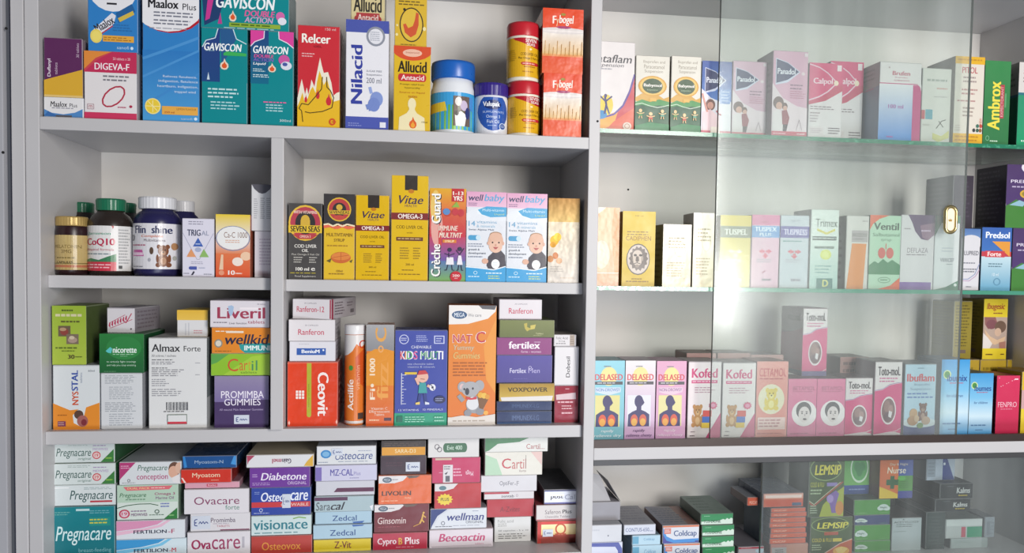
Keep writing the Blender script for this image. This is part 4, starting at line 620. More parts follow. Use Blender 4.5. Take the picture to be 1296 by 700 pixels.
C('royal blue children\'s chewables carton with a cartoon child, ruler and football', 499.5, 566, 417.5, 535, 's3', Y3, .045, '#39479f', '#2c3470', [r(0, .87, 1, 1, '#2c9a78'), o(.17, .1, .09, .05, .015, '#c8cce8'), l(.11, .08, .23, .12, 2, '#c8cce8'), l(.4, .055, .62, .13, 4, '#a8b0dc'), r(.74, .06, .94, .145, '#c0c6e6'), r(.76, .07, .92, .135, '#39479f'), l(.78, .08, .9, .13, 2, '#c0c6e6'), t('CHEWABLE', .31, .165, .69, .195, '#e0e2f0', b=0), t('KIDS', .1, .22, .43, .31, '#e8e6f0', b=.03), t('K', .1, .225, .17, .305, '#d03c44'), t('I', .19, .225, .21, .305, '#e08a30'), t('D', .23, .225, .32, .305, '#4aa848'), t('S', .35, .225, .43, .305, '#d0408a'), t('MULTI', .48, .22, .92, .31, '#f0f0f6', b=.03), t('MULT', .5, .228, .82, .302, '#3a9a5a', b=.004), t('one chewable tablet', .24, .345, .74, .365, '#b8bee4', b=0), t('vitamins & minerals', .24, .375, .76, .395, '#b8bee4', b=0), s('#dfe2f2', .012, (.13, .45), (.13, .78))]+[s('#dfe2f2', .01, (.13, .47+q*.03), (.17 if q % 5 else .22, .47+q*.03)) for q in range(11)]+[r(.19, .44, .42, .465, '#d8b83a'), ('m', [e(.53, .49, .11, .06, '#e2b09c'), p('#c03a40', (.43, .47), (.46, .425), (.58, .42), (.64, .46), (.6, .46)), s('#e2b09c', .05, (.46, .57), (.4, .5)), s('#e2b09c', .05, (.62, .58), (.7, .6)), p('#3a9a9a', (.47, .55), (.59, .55), (.62, .66), (.45, .66)), s('#2c3a80', .06, (.49, .66), (.46, .76)), s('#2c3a80', .06, (.57, .66), (.6, .76)), p('#e6c86a', (.4, .76), (.48, .75), (.48, .78), (.4, .78)), p('#d8dce8', (.58, .75), (.66, .76), (.66, .78), (.58, .78)), s('#7a2c34', .01, (.49, .51), (.57, .515))]), e(.72, .6, .06, .035, '#e4e4ec'), e(.72, .6, .022, .013, '#2c2c3c'), e(.7, .58, .012, .007, '#2c2c3c'), e(.74, .62, .012, .007, '#2c2c3c'), e(.86, .73, .11, .04, '#2a2c54'), l(.78, .71, .94, .75, 2, '#9aa0c8'), t('12 VITAMINS', .08, .825, .46, .845, '#d4d8ee', b=0), t('10 MINERALS', .54, .82, .92, .842, '#d4d8ee', b=0), r(.05, .9, .16, .96, '#1c6a54'), l(.2, .9, .6, .97, 3, '#9ad4bc'), l(.76, .9, .96, .97, 2, '#9ad4bc')], group=GR)
C('tall orange gummies carton with a grey koala holding a cone of sweets', 567.5, 627.5, 386.5, 533.5, 's3', Y3, .05, '#e0842a', '#a86024', [r(0, 0, 1, .93, '#e08a30', '#dc7422'), p('#e6e2de', (0, 0), (1, 0), (.98, .05), (.82, .11), (.4, .155), (0, .16)), p('#e4963a', (1, .1), (.74, .34), (.8, .62), (1, .74)), p('#5a5a60', (.62, 0), (1, 0), (.96, .035), (.7, .03)), e(.22, .08, .16, .033, '#3a5a80'), t('MEGA', .11, .062, .33, .098, '#dfe6ee', b=.012), t('We care', .4, .068, .68, .095, '#8a8a90', b=0), t('NAT', .08, .24, .5, .315, '#f0e2d8', b=.05), t('C', .56, .215, .78, .315, '#f0e2d8', b=.05), t('NAT', .09, .245, .49, .31, '#c03a4a', b=.006), t('C', .575, .22, .765, .31, '#c03a4a', b=.012), t('Yummy', .1, .33, .54, .385, '#c8b89a', sh=.15), t('Gummies', .1, .39, .66, .445, '#d8b870', sh=.15), l(.1, .47, .82, .6, 5, '#a85a1c'), ('m', [e(.3, .68, .1, .045, '#a4a4a8'), e(.66, .67, .1, .045, '#a4a4a8'), e(.3, .68, .06, .026, '#d8b8b8'), e(.58, .83, .2, .075, '#98989c'), e(.52, .82, .13, .055, '#d8d8da'), e(.47, .7, .19, .065, '#a8a8ac'), e(.4, .72, .045, .03, '#3c3c44'), e(.34, .7, .02, .01, '#2c2c34'), e(.52, .695, .02, .01, '#2c2c34'), p('#c83a44', (.38, .765), (.5, .775), (.6, .76), (.6, .785), (.48, .79), (.38, .785)), e(.42, .9, .08, .03, '#8c8c92'), e(.68, .89, .09, .03, '#8c8c92'), s('#98989c', .09, (.32, .8), (.22, .75)), p('#7a5230', (.62, .76), (.86, .78), (.74, .87), (.66, .86)), e(.68, .75, .06, .025, '#e0a83a'), e(.76, .755, .06, .025, '#e4b84a'), e(.83, .765, .05, .022, '#d8942c')]), e(.8, .9, .05, .02, '#e8a848'), r(0, .935, 1, 1, '#d8d0c8'), p('#d8d0c8', (0, .94), (.3, .92), (.6, .935), (1, .91), (1, .95), (0, .95)), l(.1, .955, .8, .98, 1, '#a89a8c')], group=GR)
a = C('navy blue carton lowest in the capsule pile beside the koala carton', 628.5, 698.5, 520.5, 534, 's3', Y3, .07, '#24345e', '#1c2a4c', [p('#1a2a58', (0, 0), (.24, 0), (.1, 1), (0, 1)), t('IMMUNEX-LG', .27, .3, .77, .74, '#5a6c94', b=.004), r(0, .9, 1, 1, '#3a5a88')], kind='lie', mat='gloss', group=GR)
a = C('navy blue carton second lowest, under the gold one in the capsule pile', 628.5, 698.5, 507.5, 520, a, Y3+.002, .07, '#24345e', '#1c2a4c', [p('#1a2a58', (0, 0), (.24, 0), (.1, 1), (0, 1)), t('IMMUNEX-LG', .27, .3, .77, .74, '#4a5c84', b=.004)], kind='lie', mat='gloss', group=GR)
a = C('gold carton with black capital lettering and a white lower lip', 631.5, 702, 485.5, 507.5, a, Y3-.003, .07, '#b8922c', '#6a5620', [r(0, 0, 1, .78, '#a8842a', '#c8a84a'), p('#dedad6', (.02, .78), (.98, .7), (.96, 1), (.04, 1)), t('VOXPOWER', .15, .2, .88, .46, '#3a3020', b=.016)], kind='lie', mat='gloss', group=GR)
a = C('indigo men\'s fertility carton with thin white lettering', 628.5, 699, 449.5, 485.5, a, Y3+.001, .07, '#4a3f92', '#342c68', [r(0, 0, 1, 1, '#4c4296', '#463c88'), t('Fertilex', .23, .47, .53, .65, '#d4d0ea', b=.008), t('Men', .57, .47, .78, .65, '#b8b0dc', b=0), o(.6, .44, .03, .05, .008, '#c8c2e4'), l(.3, .84, .6, .88, 1, '#6a60a8')], kind='lie', group=GR)
a = C('magenta purple carton with bold white lower case lettering', 628.5, 698.5, 427, 449, a, Y3+.001, .07, '#8a3578', '#5a2450', [t('fertilex', .21, .22, .79, .66, '#f2e8f0', b=.018), t('forte - woman', .44, .76, .81, .9, '#e0c4dc', b=0), l(.68, .22, .8, .3, 1, '#e0c4dc')], kind='lie', group=GR)
a = C('olive green carton with a small gold crest near the top of the capsule pile', 632, 702, 405, 427, a, Y3-.003, .075, '#6a7238', '#4c5228', [r(0, 0, 1, 1, '#727a40', '#626a34'), p('#b8a84a', (.44, .2), (.5, .14), (.5, .4), (.58, .5), (.5, .66), (.46, .5)), p('#c8b858', (.56, .3), (.66, .24), (.64, .5), (.56, .56)), t('Tablets', .66, .74, .8, .84, '#c8c898', b=0), l(.62, .88, .8, .95, 1, '#a8a878')], kind='lie', group=GR)
C('white carton with pinkish red lettering, topmost of the capsule pile', 631.5, 686, 379, 405, a, Y3, .07, '#dcd6da', '#a8a2a8', [t('30 CAPSULES', .36, .18, .66, .25, '#7a7480', b=0), t('Ranferon', .22, .42, .79, .72, '#c23a58', b=.006), r(0, .96, 1, 1, '#b8aeb4')], kind='lie', group=GR)
a = C('glossy dark red carton with tiny white print at the end of its shelf', 701.5, 732, 488, 531.5, 's3', Y3+.004, .07, '#96283a', '#6a2030', [l(.45, .05, .62, .12, 1, '#d8a8b0'), p('#d8c0c4', (.04, .24), (.9, .18), (.92, .36), (.06, .38)), l(.12, .4, .95, .5, 1, '#e0b4ba'), l(.3, .52, .8, .66, 2, '#e0b4ba'), l(.3, .7, .8, .8, 1, '#e0b4ba')], kind='lie', mat='film', group=GR)
a = C('white upright carton with sideways black lettering above the dark red one', 700.5, 732.5, 438.5, 488, a, Y3+.003, .06, '#dbd8da', '#aaa6aa', [t('Dobesil', .48, .26, .64, .79, '#3a383e', 90, b=.01), p('#c4c0c4', (.8, 0), (.84, 0), (.98, 1), (.94, 1)), r(0, .97, 1, 1, '#b4b0b4')], tc='#c0bcc0', group=GR)
C('small white and beige carton lying on the white upright carton', 700.5, 729.5, 423.5, 438.5, a, Y3+.003, .06, '#d8d4d6', '#a09890', [t('Folic Acid', .08, .16, .62, .4, '#4a4648', b=0), t('5mg', .2, .5, .5, .66, '#4a4648', b=0), r(.72, 0, .94, 1, '#a8988a'), l(.74, .1, .92, .9, 4, '#7a6a60'), l(.08, .72, .6, .9, 1, '#7a767a')], kind='lie', group=GR)

# ---- bottom shelf: seven lying stacks and the box pile by the partition
Y4 = .03
def lie(label, box, on, fc, sc, art, dy=0, d=.1, mat='card', tc=None, rz=0, **k):
    return C(label, *box, on, Y4+dy, d, fc, sc, art, tc, mat, rz, GR, 'lie', **k)
pg = lambda c, v0, v1, u0=.06, u1=.62: t('Pregnacare', u0, v0, u1, v1, c, sh=.25, b=.004)
a = lie('large teal breastfeeding vitamin carton, lowest against the outer post', (65.5, 145.5, 641, 700), 's4', '#137a82', '#0e545c', [r(0, 0, 1, 1, '#168088', '#0f6a74'), l(.04, .08, .3, .16, 2, '#6aa8a0'), r(.38, .035, .6, .075, '#bcd8da'), pg('#d4eaea', .36, .72, .05, .95), r(.6, .2, .94, .36, '#1f8a80'), l(.6, .22, .94, .34, 2, '#c8c24a'), t('breast-feeding', .42, .78, .95, .88, '#7ab4b8', b=0), l(.6, .06, .95, .14, 2, '#6aa8b0')])
a = lie('white pregnancy vitamin carton with a short red underline, on the teal carton', (66, 146, 613.5, 640.5), a, '#d3dada', '#9aa4a4', [t('Pregnacare', .27, .26, .97, .86, '#3a5a58', sh=.25, b=.004), r(.6, .78, .96, .87, '#b83a44'), l(.5, .1, .96, .24, 2, '#a0b0b0'), r(.03, .08, .26, .14, '#eceeee')], dy=.002)
po = lambda: [pg('#48645e', .3, .82, .04, .62), t('original', .4, .76, .62, .92, '#5a7a70', sh=.2, b=0), l(.24, .06, .62, .2, 2, '#a8b4b0'), l(.65, .14, .94, .24, 1, '#a08ab0'), t('MIDWIVES', .65, .3, .9, .42, '#a88ab8', b=0), e(.71, .66, .07, .19, '#c8404c'), e(.71, .66, .055, .14, '#e0c8c4'), t('19', .68, .58, .74, .74, '#c8404c'), p('#3a7a3a', (.78, 1), (1, .36), (1, 1)), l(.86, .74, .98, .9, 1, '#8ab84a')]
a = lie('white pregnancy vitamin carton with a green corner, third up its pile', (66, 146, 586.5, 613), a, '#d0d8d6', '#2f5a3a', po(), dy=.001, d=.11)
lie('white pregnancy vitamin carton with a green corner, topmost under the shelf edge', (67, 145, 559, 586), a, '#ccd4d2', '#2f5a3a', po(), dy=.003, d=.11)
fert = lambda c1, c2, nm, cl: [p(c1, (0, 0), (.7, 0), (.6, .22), (.35, .42), (0, .55)), p(c2, (0, .58), (.36, .46), (.62, .25), (.74, 0), (.8, 0), (.66, .36), (.36, .6), (0, .8)), t('FERTILION', .25, .52, .74, .72, '#2a3448', b=.016), t('-'+nm, .76, .5, .86, .74, cl, b=.01)]
a = lie('blue edged white fertility carton, lowest of its pile and cut by the photo edge', (146.5, 236, 682, 706), 's4', '#cfdee4', '#8aa4b4', fert('#3a94cc', '#7ac0e0', 'M', '#c0384a'), dy=.001)
a = lie('pink edged white fertility carton over the blue edged one', (146.5, 234, 658.5, 682), a, '#d8dde2', '#a8a8b4', fert('#d892b4', '#e4b8cc', 'F', '#b04a6a'), dy=0)
a = lie('pale green dual pack carton with a dark arc and a coral ribbon', (147.5, 225.5, 613.5, 658), a, '#b4cdb8', '#7a907e', [r(0, .5, 1, 1, '#d2dcd4'), p('#d2dcd4', (0, .66), (.3, .56), (.66, .54), (.86, .72), (1, .74), (1, 1), (0, 1)), s('#2c5a3a', .014, (0, .66), (.15, .59), (.35, .55), (.55, .55), (.68, .6)), p('#d86a74', (.1, .04), (.92, .02), (.86, .13), (.16, .15)), t('DUAL PACK', .17, .055, .54, .115, '#f0c890', b=.01), l(.56, .055, .86, .115, 1, '#f0c8c0'), t('Pregnacare', .04, .22, .48, .38, '#4a7a5a', sh=.25, b=0), t('Omega 3', .62, .22, .96, .32, '#a84a7a', b=.004), t('Marine Oil', .64, .34, .94, .42, '#8a5a88', b=0), l(.14, .38, .5, .46, 1, '#7a9a84'), l(.72, .52, .9, .68, 2, '#6a78b8'), e(.12, .83, .09, .13, '#c03a5a'), e(.12, .83, .065, .095, '#dcc4cc'), t('19', .075, .78, .165, .87, '#c03a5a'), t('MIDWIVES', .23, .82, .5, .9, '#7a4a78', b=.004), l(.23, .73, .5, .79, 1, '#8a6a90'), o(.66, .78, .04, .06, .012, '#3a5a4a'), l(.53, .86, .8, .9, 1, '#4a6a5a'), p('#2f7a3a', (.78, 1), (1, .68), (1, 1)), l(.86, .86, .97, .95, 1, '#8ac07a')], dy=.002)
lie('white conception vitamin carton with a magenta corner and faces at its end', (150.5, 229.5, 584.5, 611), a, '#d4d8da', '#a4a8ac', [p('#b03a72', (0, 0), (.26, 0), (.02, .72), (0, .8)), l(.02, .12, .18, .3, 2, '#e0a8c4'), t('Pregnacare', .29, .12, .78, .46, '#3f6a5a', sh=.25, b=.002), t('conception', .28, .54, .79, .86, '#b03a70', b=.004), o(.15, .82, .025, .07, .01, '#6a6a70'), l(.04, .9, .26, .96, 1, '#8a8a90'), e(.9, .32, .1, .32, '#6a4a3c'), e(.88, .46, .08, .28, '#d8a890'), e(.98, .28, .07, .26, '#d8b09a'), p('#e0dcdc', (.84, .74), (.98, .56), (1, .62), (1, 1), (.88, .94))], dy=.001)
a = lie('white women\'s vitamin carton with a bold maroon first syllable, lowest of its pile', (236.5, 316.5, 673, 701), 's4', '#dad6da', '#a8a4aa', [t('Ova', .06, .3, .38, .72, '#9a2a54', b=.02), t('care', .39, .3, .85, .74, '#9a3a60', b=.002), r(.88, .22, .92, .7, '#b4b0b8'), r(.5, .94, .9, 1, '#9a2a54')])
a = lie('small white carton with a price sticker between the two women\'s vitamin cartons', (240.5, 316.5, 649.5, 673), a, '#d8d5d8', '#a8a4aa', [t('Promimba', .34, .24, .76, .52, '#5a4a60', b=.004), l(.38, .56, .74, .64, 1, '#a898a8'), t('TABLETS', .44, .68, .66, .8, '#b05a6a', b=0), r(.5, .94, 1, 1, '#7a2a50')], dy=.002, parts=[sticker(.03, .12, .34, .86)])
a = lie('larger white women\'s vitamin carton with thin maroon lettering', (232.5, 315, 619, 650), a, '#dcd8dc', '#a8a4aa', [t('Ovacare', .15, .3, .86, .63, '#8a4a6a', b=.002), t('forte', .64, .66, .86, .86, '#5a8a7a', b=0)], dy=-.001)
a = lie('thin pink carton between the red one and the women\'s vitamin carton', (233.5, 303, 610, 619), a, '#d59cac', '#a87a88', [r(.4, .25, .6, .75, '#c0405a'), t('folic', .42, .35, .58, .65, '#f0dce0', b=0)], dy=.002)
a = lie('shiny red supplement carton with cream lettering', (228.5, 293, 594, 609.5), a, '#cc3a2e', '#8a2a26', [t('Myoatom', .22, .24, .78, .7, '#eacfb0', b=.006), l(.6, .78, .8, .9, 1, '#e8a890'), p('#f0d8d0', (0, .6), (.03, .6), (.1, 1), (.06, 1))], dy=-.003, mat='film')
lie('shiny blue supplement carton on the red one', (230.5, 299.5, 577, 593), a, '#24528c', '#1a3454', [p('#3a86c8', (0, 0), (.04, 0), (.08, .9), (.03, 1)), p('#4a94d4', (.96, 0), (1, 0), (1, .8), (.9, .7)), t('Myoatom-N', .22, .34, .76, .72, '#9ab0c8', b=.006)], dy=.001, mat='film')
a = lie('brick red carton with gold lettering, lowest of its pile', (317.5, 395, 678, 701), 's4', '#b23a30', '#7a2a26', [t('Osteovox', .17, .34, .82, .8, '#d8923a', b=.006)])
a = lie('white eye vitamin carton with large teal lettering', (317.5, 394, 652.5, 678), a, '#c8d8d8', '#93a4a4', [t('visionace', .03, .2, .95, .72, '#2f7a88', b=.012), s('#7aa84a', .02, (.7, .16), (.8, .08), (.92, .14)), l(.05, .84, .93, .96, 1, '#5a8a90')], dy=.001)
a = lie('royal blue bone carton with a red stripe and a price sticker', (317.5, 393.5, 617, 652.5), a, '#24409a', '#1a2c66', [t('Osteo', .16, .16, .56, .5, '#e8ecf6', sh=.2, b=.012), t('care', .66, .18, .96, .48, '#e8ecf6', sh=.2, b=.012), r(0, .52, 1, .72, '#c4343a'), t('CHEWABLE', .5, .57, .97, .69, '#e8c8c0', b=.006), l(.05, .12, .15, .24, 2, '#8a9cd0'), o(.16, .82, .03, .07, .01, '#c8d0ea'), l(.04, .9, .3, .97, 1, '#a0acd8')], dy=.002, parts=[sticker(.52, .24, .66, .74)])
a = lie('violet diabetic vitamin carton with white italic lettering', (315.5, 392.5, 591.5, 617), a, '#6a2f92', '#451f60', [t('Diabetone', .18, .26, .95, .64, '#ece4f2', sh=.2, b=.01), t('ORIGINAL', .63, .72, .95, .88, '#d4c0e2', b=0), l(.04, .3, .13, .5, 2, '#c0a0d4'), l(.04, .74, .34, .92, 2, '#b090c8')], dy=.001)
lie('white carton with upside down lettering and yellow corner, topmost of its pile', (311.5, 397, 575.5, 591.5), a, '#dadadc', '#b4a890', [p('#a8405a', (0, 0), (.12, 0), (.03, .5), (.01, .8)), p('#d8aa3c', (.9, .62), (1, 0), (1, 1), (.86, .96)), t('Gain', .53, .3, .67, .72, '#4a3a50', 180, b=.02), t('mel', .38, .3, .52, .7, '#a8405a', 180, b=.016)], dy=0)
a = lie('yellow carton with maroon lettering, lowest of its pile', (396.5, 469.5, 682.5, 697.5), 's4', '#d6be24', '#8a7a20', [r(0, .8, 1, 1, '#e0cc40'), t('Z-Vit', .36, .14, .66, .74, '#7a3a2c', b=.012)])
a = lie('pale blue calcium carton with navy lettering, directly on the yellow one', (396, 471, 664, 682.5), a, '#a8c4d4', '#7a8ea0', [t('Zedcal', .28, .36, .72, .8, '#2a4a84', b=.006), p('#3a64a8', (.66, .0), (.88, .0), (.84, .1), (.68, .14))], dy=.001)
a = lie('pale blue calcium carton with navy lettering, second up from the yellow one', (398.5, 470.5, 647, 664), a, '#a8c4d4', '#7a8ea0', [t('Zedcal', .3, .32, .74, .78, '#2a4a84', b=.006), p('#3a64a8', (.66, .88), (.88, .82), (.84, 1), (.68, 1))], dy=.003)
a = lie('grey blue carton with a plum tab and dark script lettering', (397.5, 473, 628, 647), a, '#a8bcc2', '#7c8a90', [r(0, .02, .56, .26, '#5a3050'), t('Sara', .02, .36, .26, .92, '#4a5054', sh=.1, b=0), t('cal', .27, .36, .52, .9, '#2c2c34', sh=.35, b=.012), p('#e6e6ea', (.94, .7), (1, .6), (.98, 1))], dy=0)
a = lie('pale grey carton with a half length plum stripe, third from the top of its pile', (399.5, 474, 608.5, 628), a, '#c8c8d0', '#94949c', [r(.3, .48, 1, .78, '#5e2c4a'), p('#c8c8d0', (.3, .48), (.36, .48), (.3, .78))], dy=.002)
a = lie('lilac white calcium carton with violet lettering', (398.5, 477, 588.5, 608.5), a, '#c8c6dc', '#8a86a4', [r(0, .1, .1, 1, '#7a6ab0'), t('MZ-CAL', .24, .24, .62, .68, '#5a54a0', b=.012), t('Plus', .63, .42, .74, .66, '#8a84b8', b=0), l(.56, .8, .72, .9, 1, '#7a74a8')], dy=0)
lie('white bone carton with a blue ring and a price sticker, topmost of its pile', (400.5, 476, 564.5, 588.5), a, '#d6d8da', '#9a9ca0', [e(.15, .42, .09, .24, '#3a84c0'), e(.15, .42, .06, .15, '#7ab0d8'), t('steocare', .4, .38, .95, .74, '#4a5a90', sh=.2, b=.004), t('O', .31, .4, .4, .76, '#4a5a90', sh=.2, b=.004), l(.7, .22, .95, .3, 1, '#8a94b0'), l(.36, .82, .93, .9, 1, '#8a94a8'), l(.02, .84, .2, .94, 1, '#8a94a8')], dy=.001, parts=[sticker(.25, .12, .44, .5)])
a = lie('crimson appetite carton with white lettering, lowest of its pile', (471.5, 541, 674.5, 697.5), 's4', '#b02840', '#741c2c', [t('Cypro', .08, .28, .43, .78, '#ecdce0', b=.012), t('B', .47, .28, .54, .7, '#d8a83a', b=.016), t('Plus', .59, .26, .86, .7, '#ecdce0', b=.012), l(.42, .82, .84, .92, 1, '#d88a98')], tc='#8a2434')
mg = lambda: [p('#dcd8d8', (0, 0), (.56, 0), (.46, .18), (.3, .26), (0, .26)), e(.16, .14, .09, .1, '#4a5a6a'), t('MEGA', .1, .09, .22, .19, '#c8d0d8', b=0), l(.26, .1, .4, .18, 1, '#8a8a90'), p('#6a5a50', (.52, 0), (.8, 0), (.72, .08), (.58, .1))]
a = lie('maroon ginseng carton with a gold running figure', (471.5, 543, 638, 674.5), a, '#702028', '#4a161c', mg()+[t('Ginsomin', .06, .46, .58, .7, '#e0ccc8', sh=.1, b=.004), e(.91, .32, .02, .04, '#d8a848'), s('#d8a848', .03, (.9, .36), (.88, .55), (.84, .72)), s('#d8a848', .022, (.89, .4), (.95, .5)), s('#d8a848', .024, (.87, .55), (.92, .68)), s('#c8923a', .014, (.84, .72), (.72, .82)), l(.06, .78, .5, .84, 1, '#a05058')], dy=.002)
a = lie('orange liver carton in crinkled clear wrap with black lettering', (478.5, 546, 601.5, 637), a, '#dc6428', '#a84a20', mg()+[t('LIVOLIN', .06, .54, .62, .7, '#2c2420', b=.014), t('forte', .5, .75, .62, .82, '#f0c8a0', b=0), l(.05, .86, .45, .92, 1, '#f0b890')], dy=0, mat='film')
a = lie('dark maroon carton with a square price sticker, second from the top', (481.5, 539.5, 577, 601.5), a, '#3a2430', '#241820', [l(.1, .3, .5, .6, 2, '#4a2c38')], dy=.003, parts=[sticker(.55, .34, .86, .84)])
lie('dark carton with an amber front band, topmost of its pile', (482.5, 539, 558, 577), a, '#3a302c', '#2a2422', [r(0, .42, 1, 1, '#d8982c'), t('SARA-D3', .3, .56, .78, .84, '#ecd8a8', b=.004), l(.05, .08, .95, .36, 2, '#5a4c44')], dy=.003, tc='#3a302c')
a = lie('pale pink white carton with bold magenta italic lettering, lowest of its pile', (541.5, 624, 670, 692.5), 's4', '#d6ccd2', '#a49ca2', [t('Becoactin', .14, .2, .88, .66, '#b83a6a', sh=.2, b=.018), t('tablets', .72, .76, .86, .88, '#b86a8a', b=0), p('#b8aeb4', (.02, .9), (.98, .86), (1, 1), (.04, 1))], tc='#c4bac0')
a = lie('white men\'s vitamin carton with a navy corner and arc', (544.5, 616, 643.5, 670), a, '#d4d8de', '#9aa0a8', [p('#2a3a78', (0, 0), (.3, 0), (.12, .34), (.03, .8), (0, 1)), s('#c8ccd8', .015, (.33, .02), (.16, .3), (.05, .8)), t('wellman', .29, .22, .96, .6, '#3a4080', sh=.2, b=.012), t('ORIGINAL', .63, .62, .95, .76, '#5a5a68', b=0), o(.22, .72, .035, .1, .01, '#4a4a60'), l(.08, .86, .4, .94, 1, '#5a5a68'), l(.75, .1, .86, .16, 1, '#7a80a0'), l(.4, .84, .95, .9, 1, '#a0a4b0')], dy=.002)
a = lie('red carton with a yellow starburst and white corner', (549.5, 609, 611.5, 643.5), a, '#b8262c', '#7a1c20', [p('#d8d4d4', (0, 0), (.5, 0), (.4, .2), (.2, .3), (0, .3)), e(.17, .17, .08, .09, '#5a7a84'), r(.5, 0, 1, 1, '#bc2a2e', '#b02228'), p('#e4c832', *[(.22+(.14 if q % 2 else .18)*math.cos(q*math.pi/12), .64+(.19 if q % 2 else .25)*math.sin(q*math.pi/12)) for q in range(24)]), t('PLUS', .13, .57, .31, .7, '#3a3420', b=.012)], dy=.001)
a = lie('hot pink carton with upside down lettering and a price sticker', (546.5, 608, 579, 611.5), a, '#c0305e', '#7c2442', [r(.06, 0, .4, .08, '#c8b8a0'), t('Mega', .7, .5, .86, .74, '#ecd4de', 180, b=0), l(.44, .4, .64, .78, 3, '#e8b0c4'), l(.14, .56, .22, .62, 1, '#e8b0c4')], dy=.001, parts=[('price_sticker', 'tall white sticker with dark symbols', (.23, .28, .43, .97), '#d8d4d6', [l(.1, .06, .9, .3, 2, '#4a4850'), p('#3a3840', (.15, .5), (.5, .38), (.4, .5), (.3, .56)), r(.25, .62, .7, .95, '#5a5860')])])
lie('white capsule carton with a green oval name, topmost of its pile', (541.5, 606.5, 553.5, 579), a, '#d6d4d2', '#a4a2a0', [e(.34, .52, .05, .24, '#3f6a4c'), e(.72, .52, .05, .24, '#3f6a4c'), r(.34, .28, .72, .76, '#3f6a4c'), t('Evit 400', .37, .4, .67, .63, '#c8dccc', b=.006), o(.17, .46, .05, .14, .014, '#5a5458'), o(.22, .6, .05, .14, .014, '#5a5458')], dy=0)
a = lie('cream white carton with small black print on the bare shelf', (625.5, 672, 654, 686), 's4', '#d2d2d0', '#a0a09c', [t('Folic acid', .08, .1, .52, .22, '#8a8a88', b=0), l(.08, .24, .4, .4, 2, '#a0a09c'), t('50 capsules - 5 x 10', .1, .52, .94, .6, '#4a4a4c', b=0), l(.1, .66, .95, .92, 3, '#7a7a78')], dy=.016)
a = lie('dark red flat carton with faint dark lettering', (616, 676, 631.5, 654), a, '#b0202c', '#741820', [t('A-Zvites', .27, .42, .7, .72, '#7a1a24', sh=.15, b=.006)], dy=.014)
a = lie('thin white carton with a red top edge', (612.5, 676, 622, 631.5), a, '#d4d0d2', '#a85a62', [r(0, 0, .5, .28, '#b02a3a'), t('zentab', .34, .42, .6, .8, '#4a4a50', b=.006), o(.66, .55, .02, .2, .006, '#8a6a80')], dy=.012)
a = lie('white iron carton with thin grey lettering', (608.5, 679.5, 601.5, 622), a, '#d4d2d6', '#a09ea4', [t('OptiFer', .33, .34, .59, .7, '#6a6a74', b=0), t('-F', .6, .36, .68, .66, '#8a8a90', b=0)], dy=.01)
a = lie('glossy white carton with a large red initial', (613.5, 686.5, 571.5, 601.5), a, '#d8d4c8', '#a09c92', [p('#a8c8a8', (0, .1), (.2, .3), (.3, 1), (0, 1)), p('#d8b8b0', (.8, 0), (1, 0), (1, .6)), t('C', .29, .28, .45, .72, '#b83038', b=.006), t('artil', .47, .3, .72, .74, '#b85a54', b=0), s('#5a5450', .006, (.715, .14), (.715, .74)), t('forte', .6, .78, .72, .88, '#8a6a68', b=0)], dy=.008, mat='gloss')
lie('glossy white carton with a sweeping green corner, topmost under the shelf', (613.5, 693.5, 553.5, 571.5), a, '#d6d6d0', '#a0a09a', [p('#3f7a48', (0, 0), (.72, 0), (.6, .3), (.2, .42), (.06, .9), (0, 1)), s('#d6d6d0', .02, (.72, .02), (.55, .34), (.2, .5), (.06, .98)), t('Cartil', .66, .46, .88, .82, '#a85a58', b=0), l(.84, .78, .97, .88, 1, '#a87a78')], dy=.004, d=.12, mat='gloss')
a = lie('gleaming red and gold carton with an omega sign, lowest beside the partition', (679.5, 739, 659, 694), 's4', '#b06a3a', '#6a2a24', [r(0, 0, 1, .24, '#b83a34'), r(.08, .14, .86, .7, '#dcc898', '#c8a868'), r(0, .62, 1, 1, '#9a3a2c', '#7a2a22'), r(0, 0, .08, 1, '#a83028'), r(.86, .2, 1, 1, '#b02e2c'), o(.5, .36, .12, .26, .035, '#a8482c'), r(.38, .56, .46, .62, '#a8482c'), r(.54, .56, .62, .62, '#a8482c'), t('OMEGA', .3, .7, .68, .8, '#8a3a28', b=0)], dy=.004, mat='foil', parts=[sticker(.12, .36, .34, .68)])
a = lie('white carton with two lines of dark lettering, middle beside the partition', (678.5, 738, 639, 659.5), a, '#d4cecc', '#8a3a40', [t('Saferon', .18, .3, .52, .58, '#6a5a60', b=0), t('Plus', .56, .3, .76, .56, '#3a343a', b=.012), t('Chewable Tablets', .18, .68, .72, .84, '#8a7a80', b=0), r(0, .93, 1, 1, '#c04a54')], dy=.004)
lie('shiny silver calcium carton with a dark top at the end of the bottom shelf', (688.5, 737, 619.5, 638), a, '#c4c4cc', '#5a585e', [r(0, 0, 1, .1, '#4a4a6a'), t('post', .16, .34, .5, .72, '#3a3028', sh=.1, b=.012), t('Cal', .54, .34, .82, .7, '#8a8a98', sh=.1, b=.006), r(.16, .3, .52, .42, '#e8e4cc'), r(0, .9, 1, 1, '#5a588a')], dy=.006, d=.11, mat='foil', tc='#4c4b50')

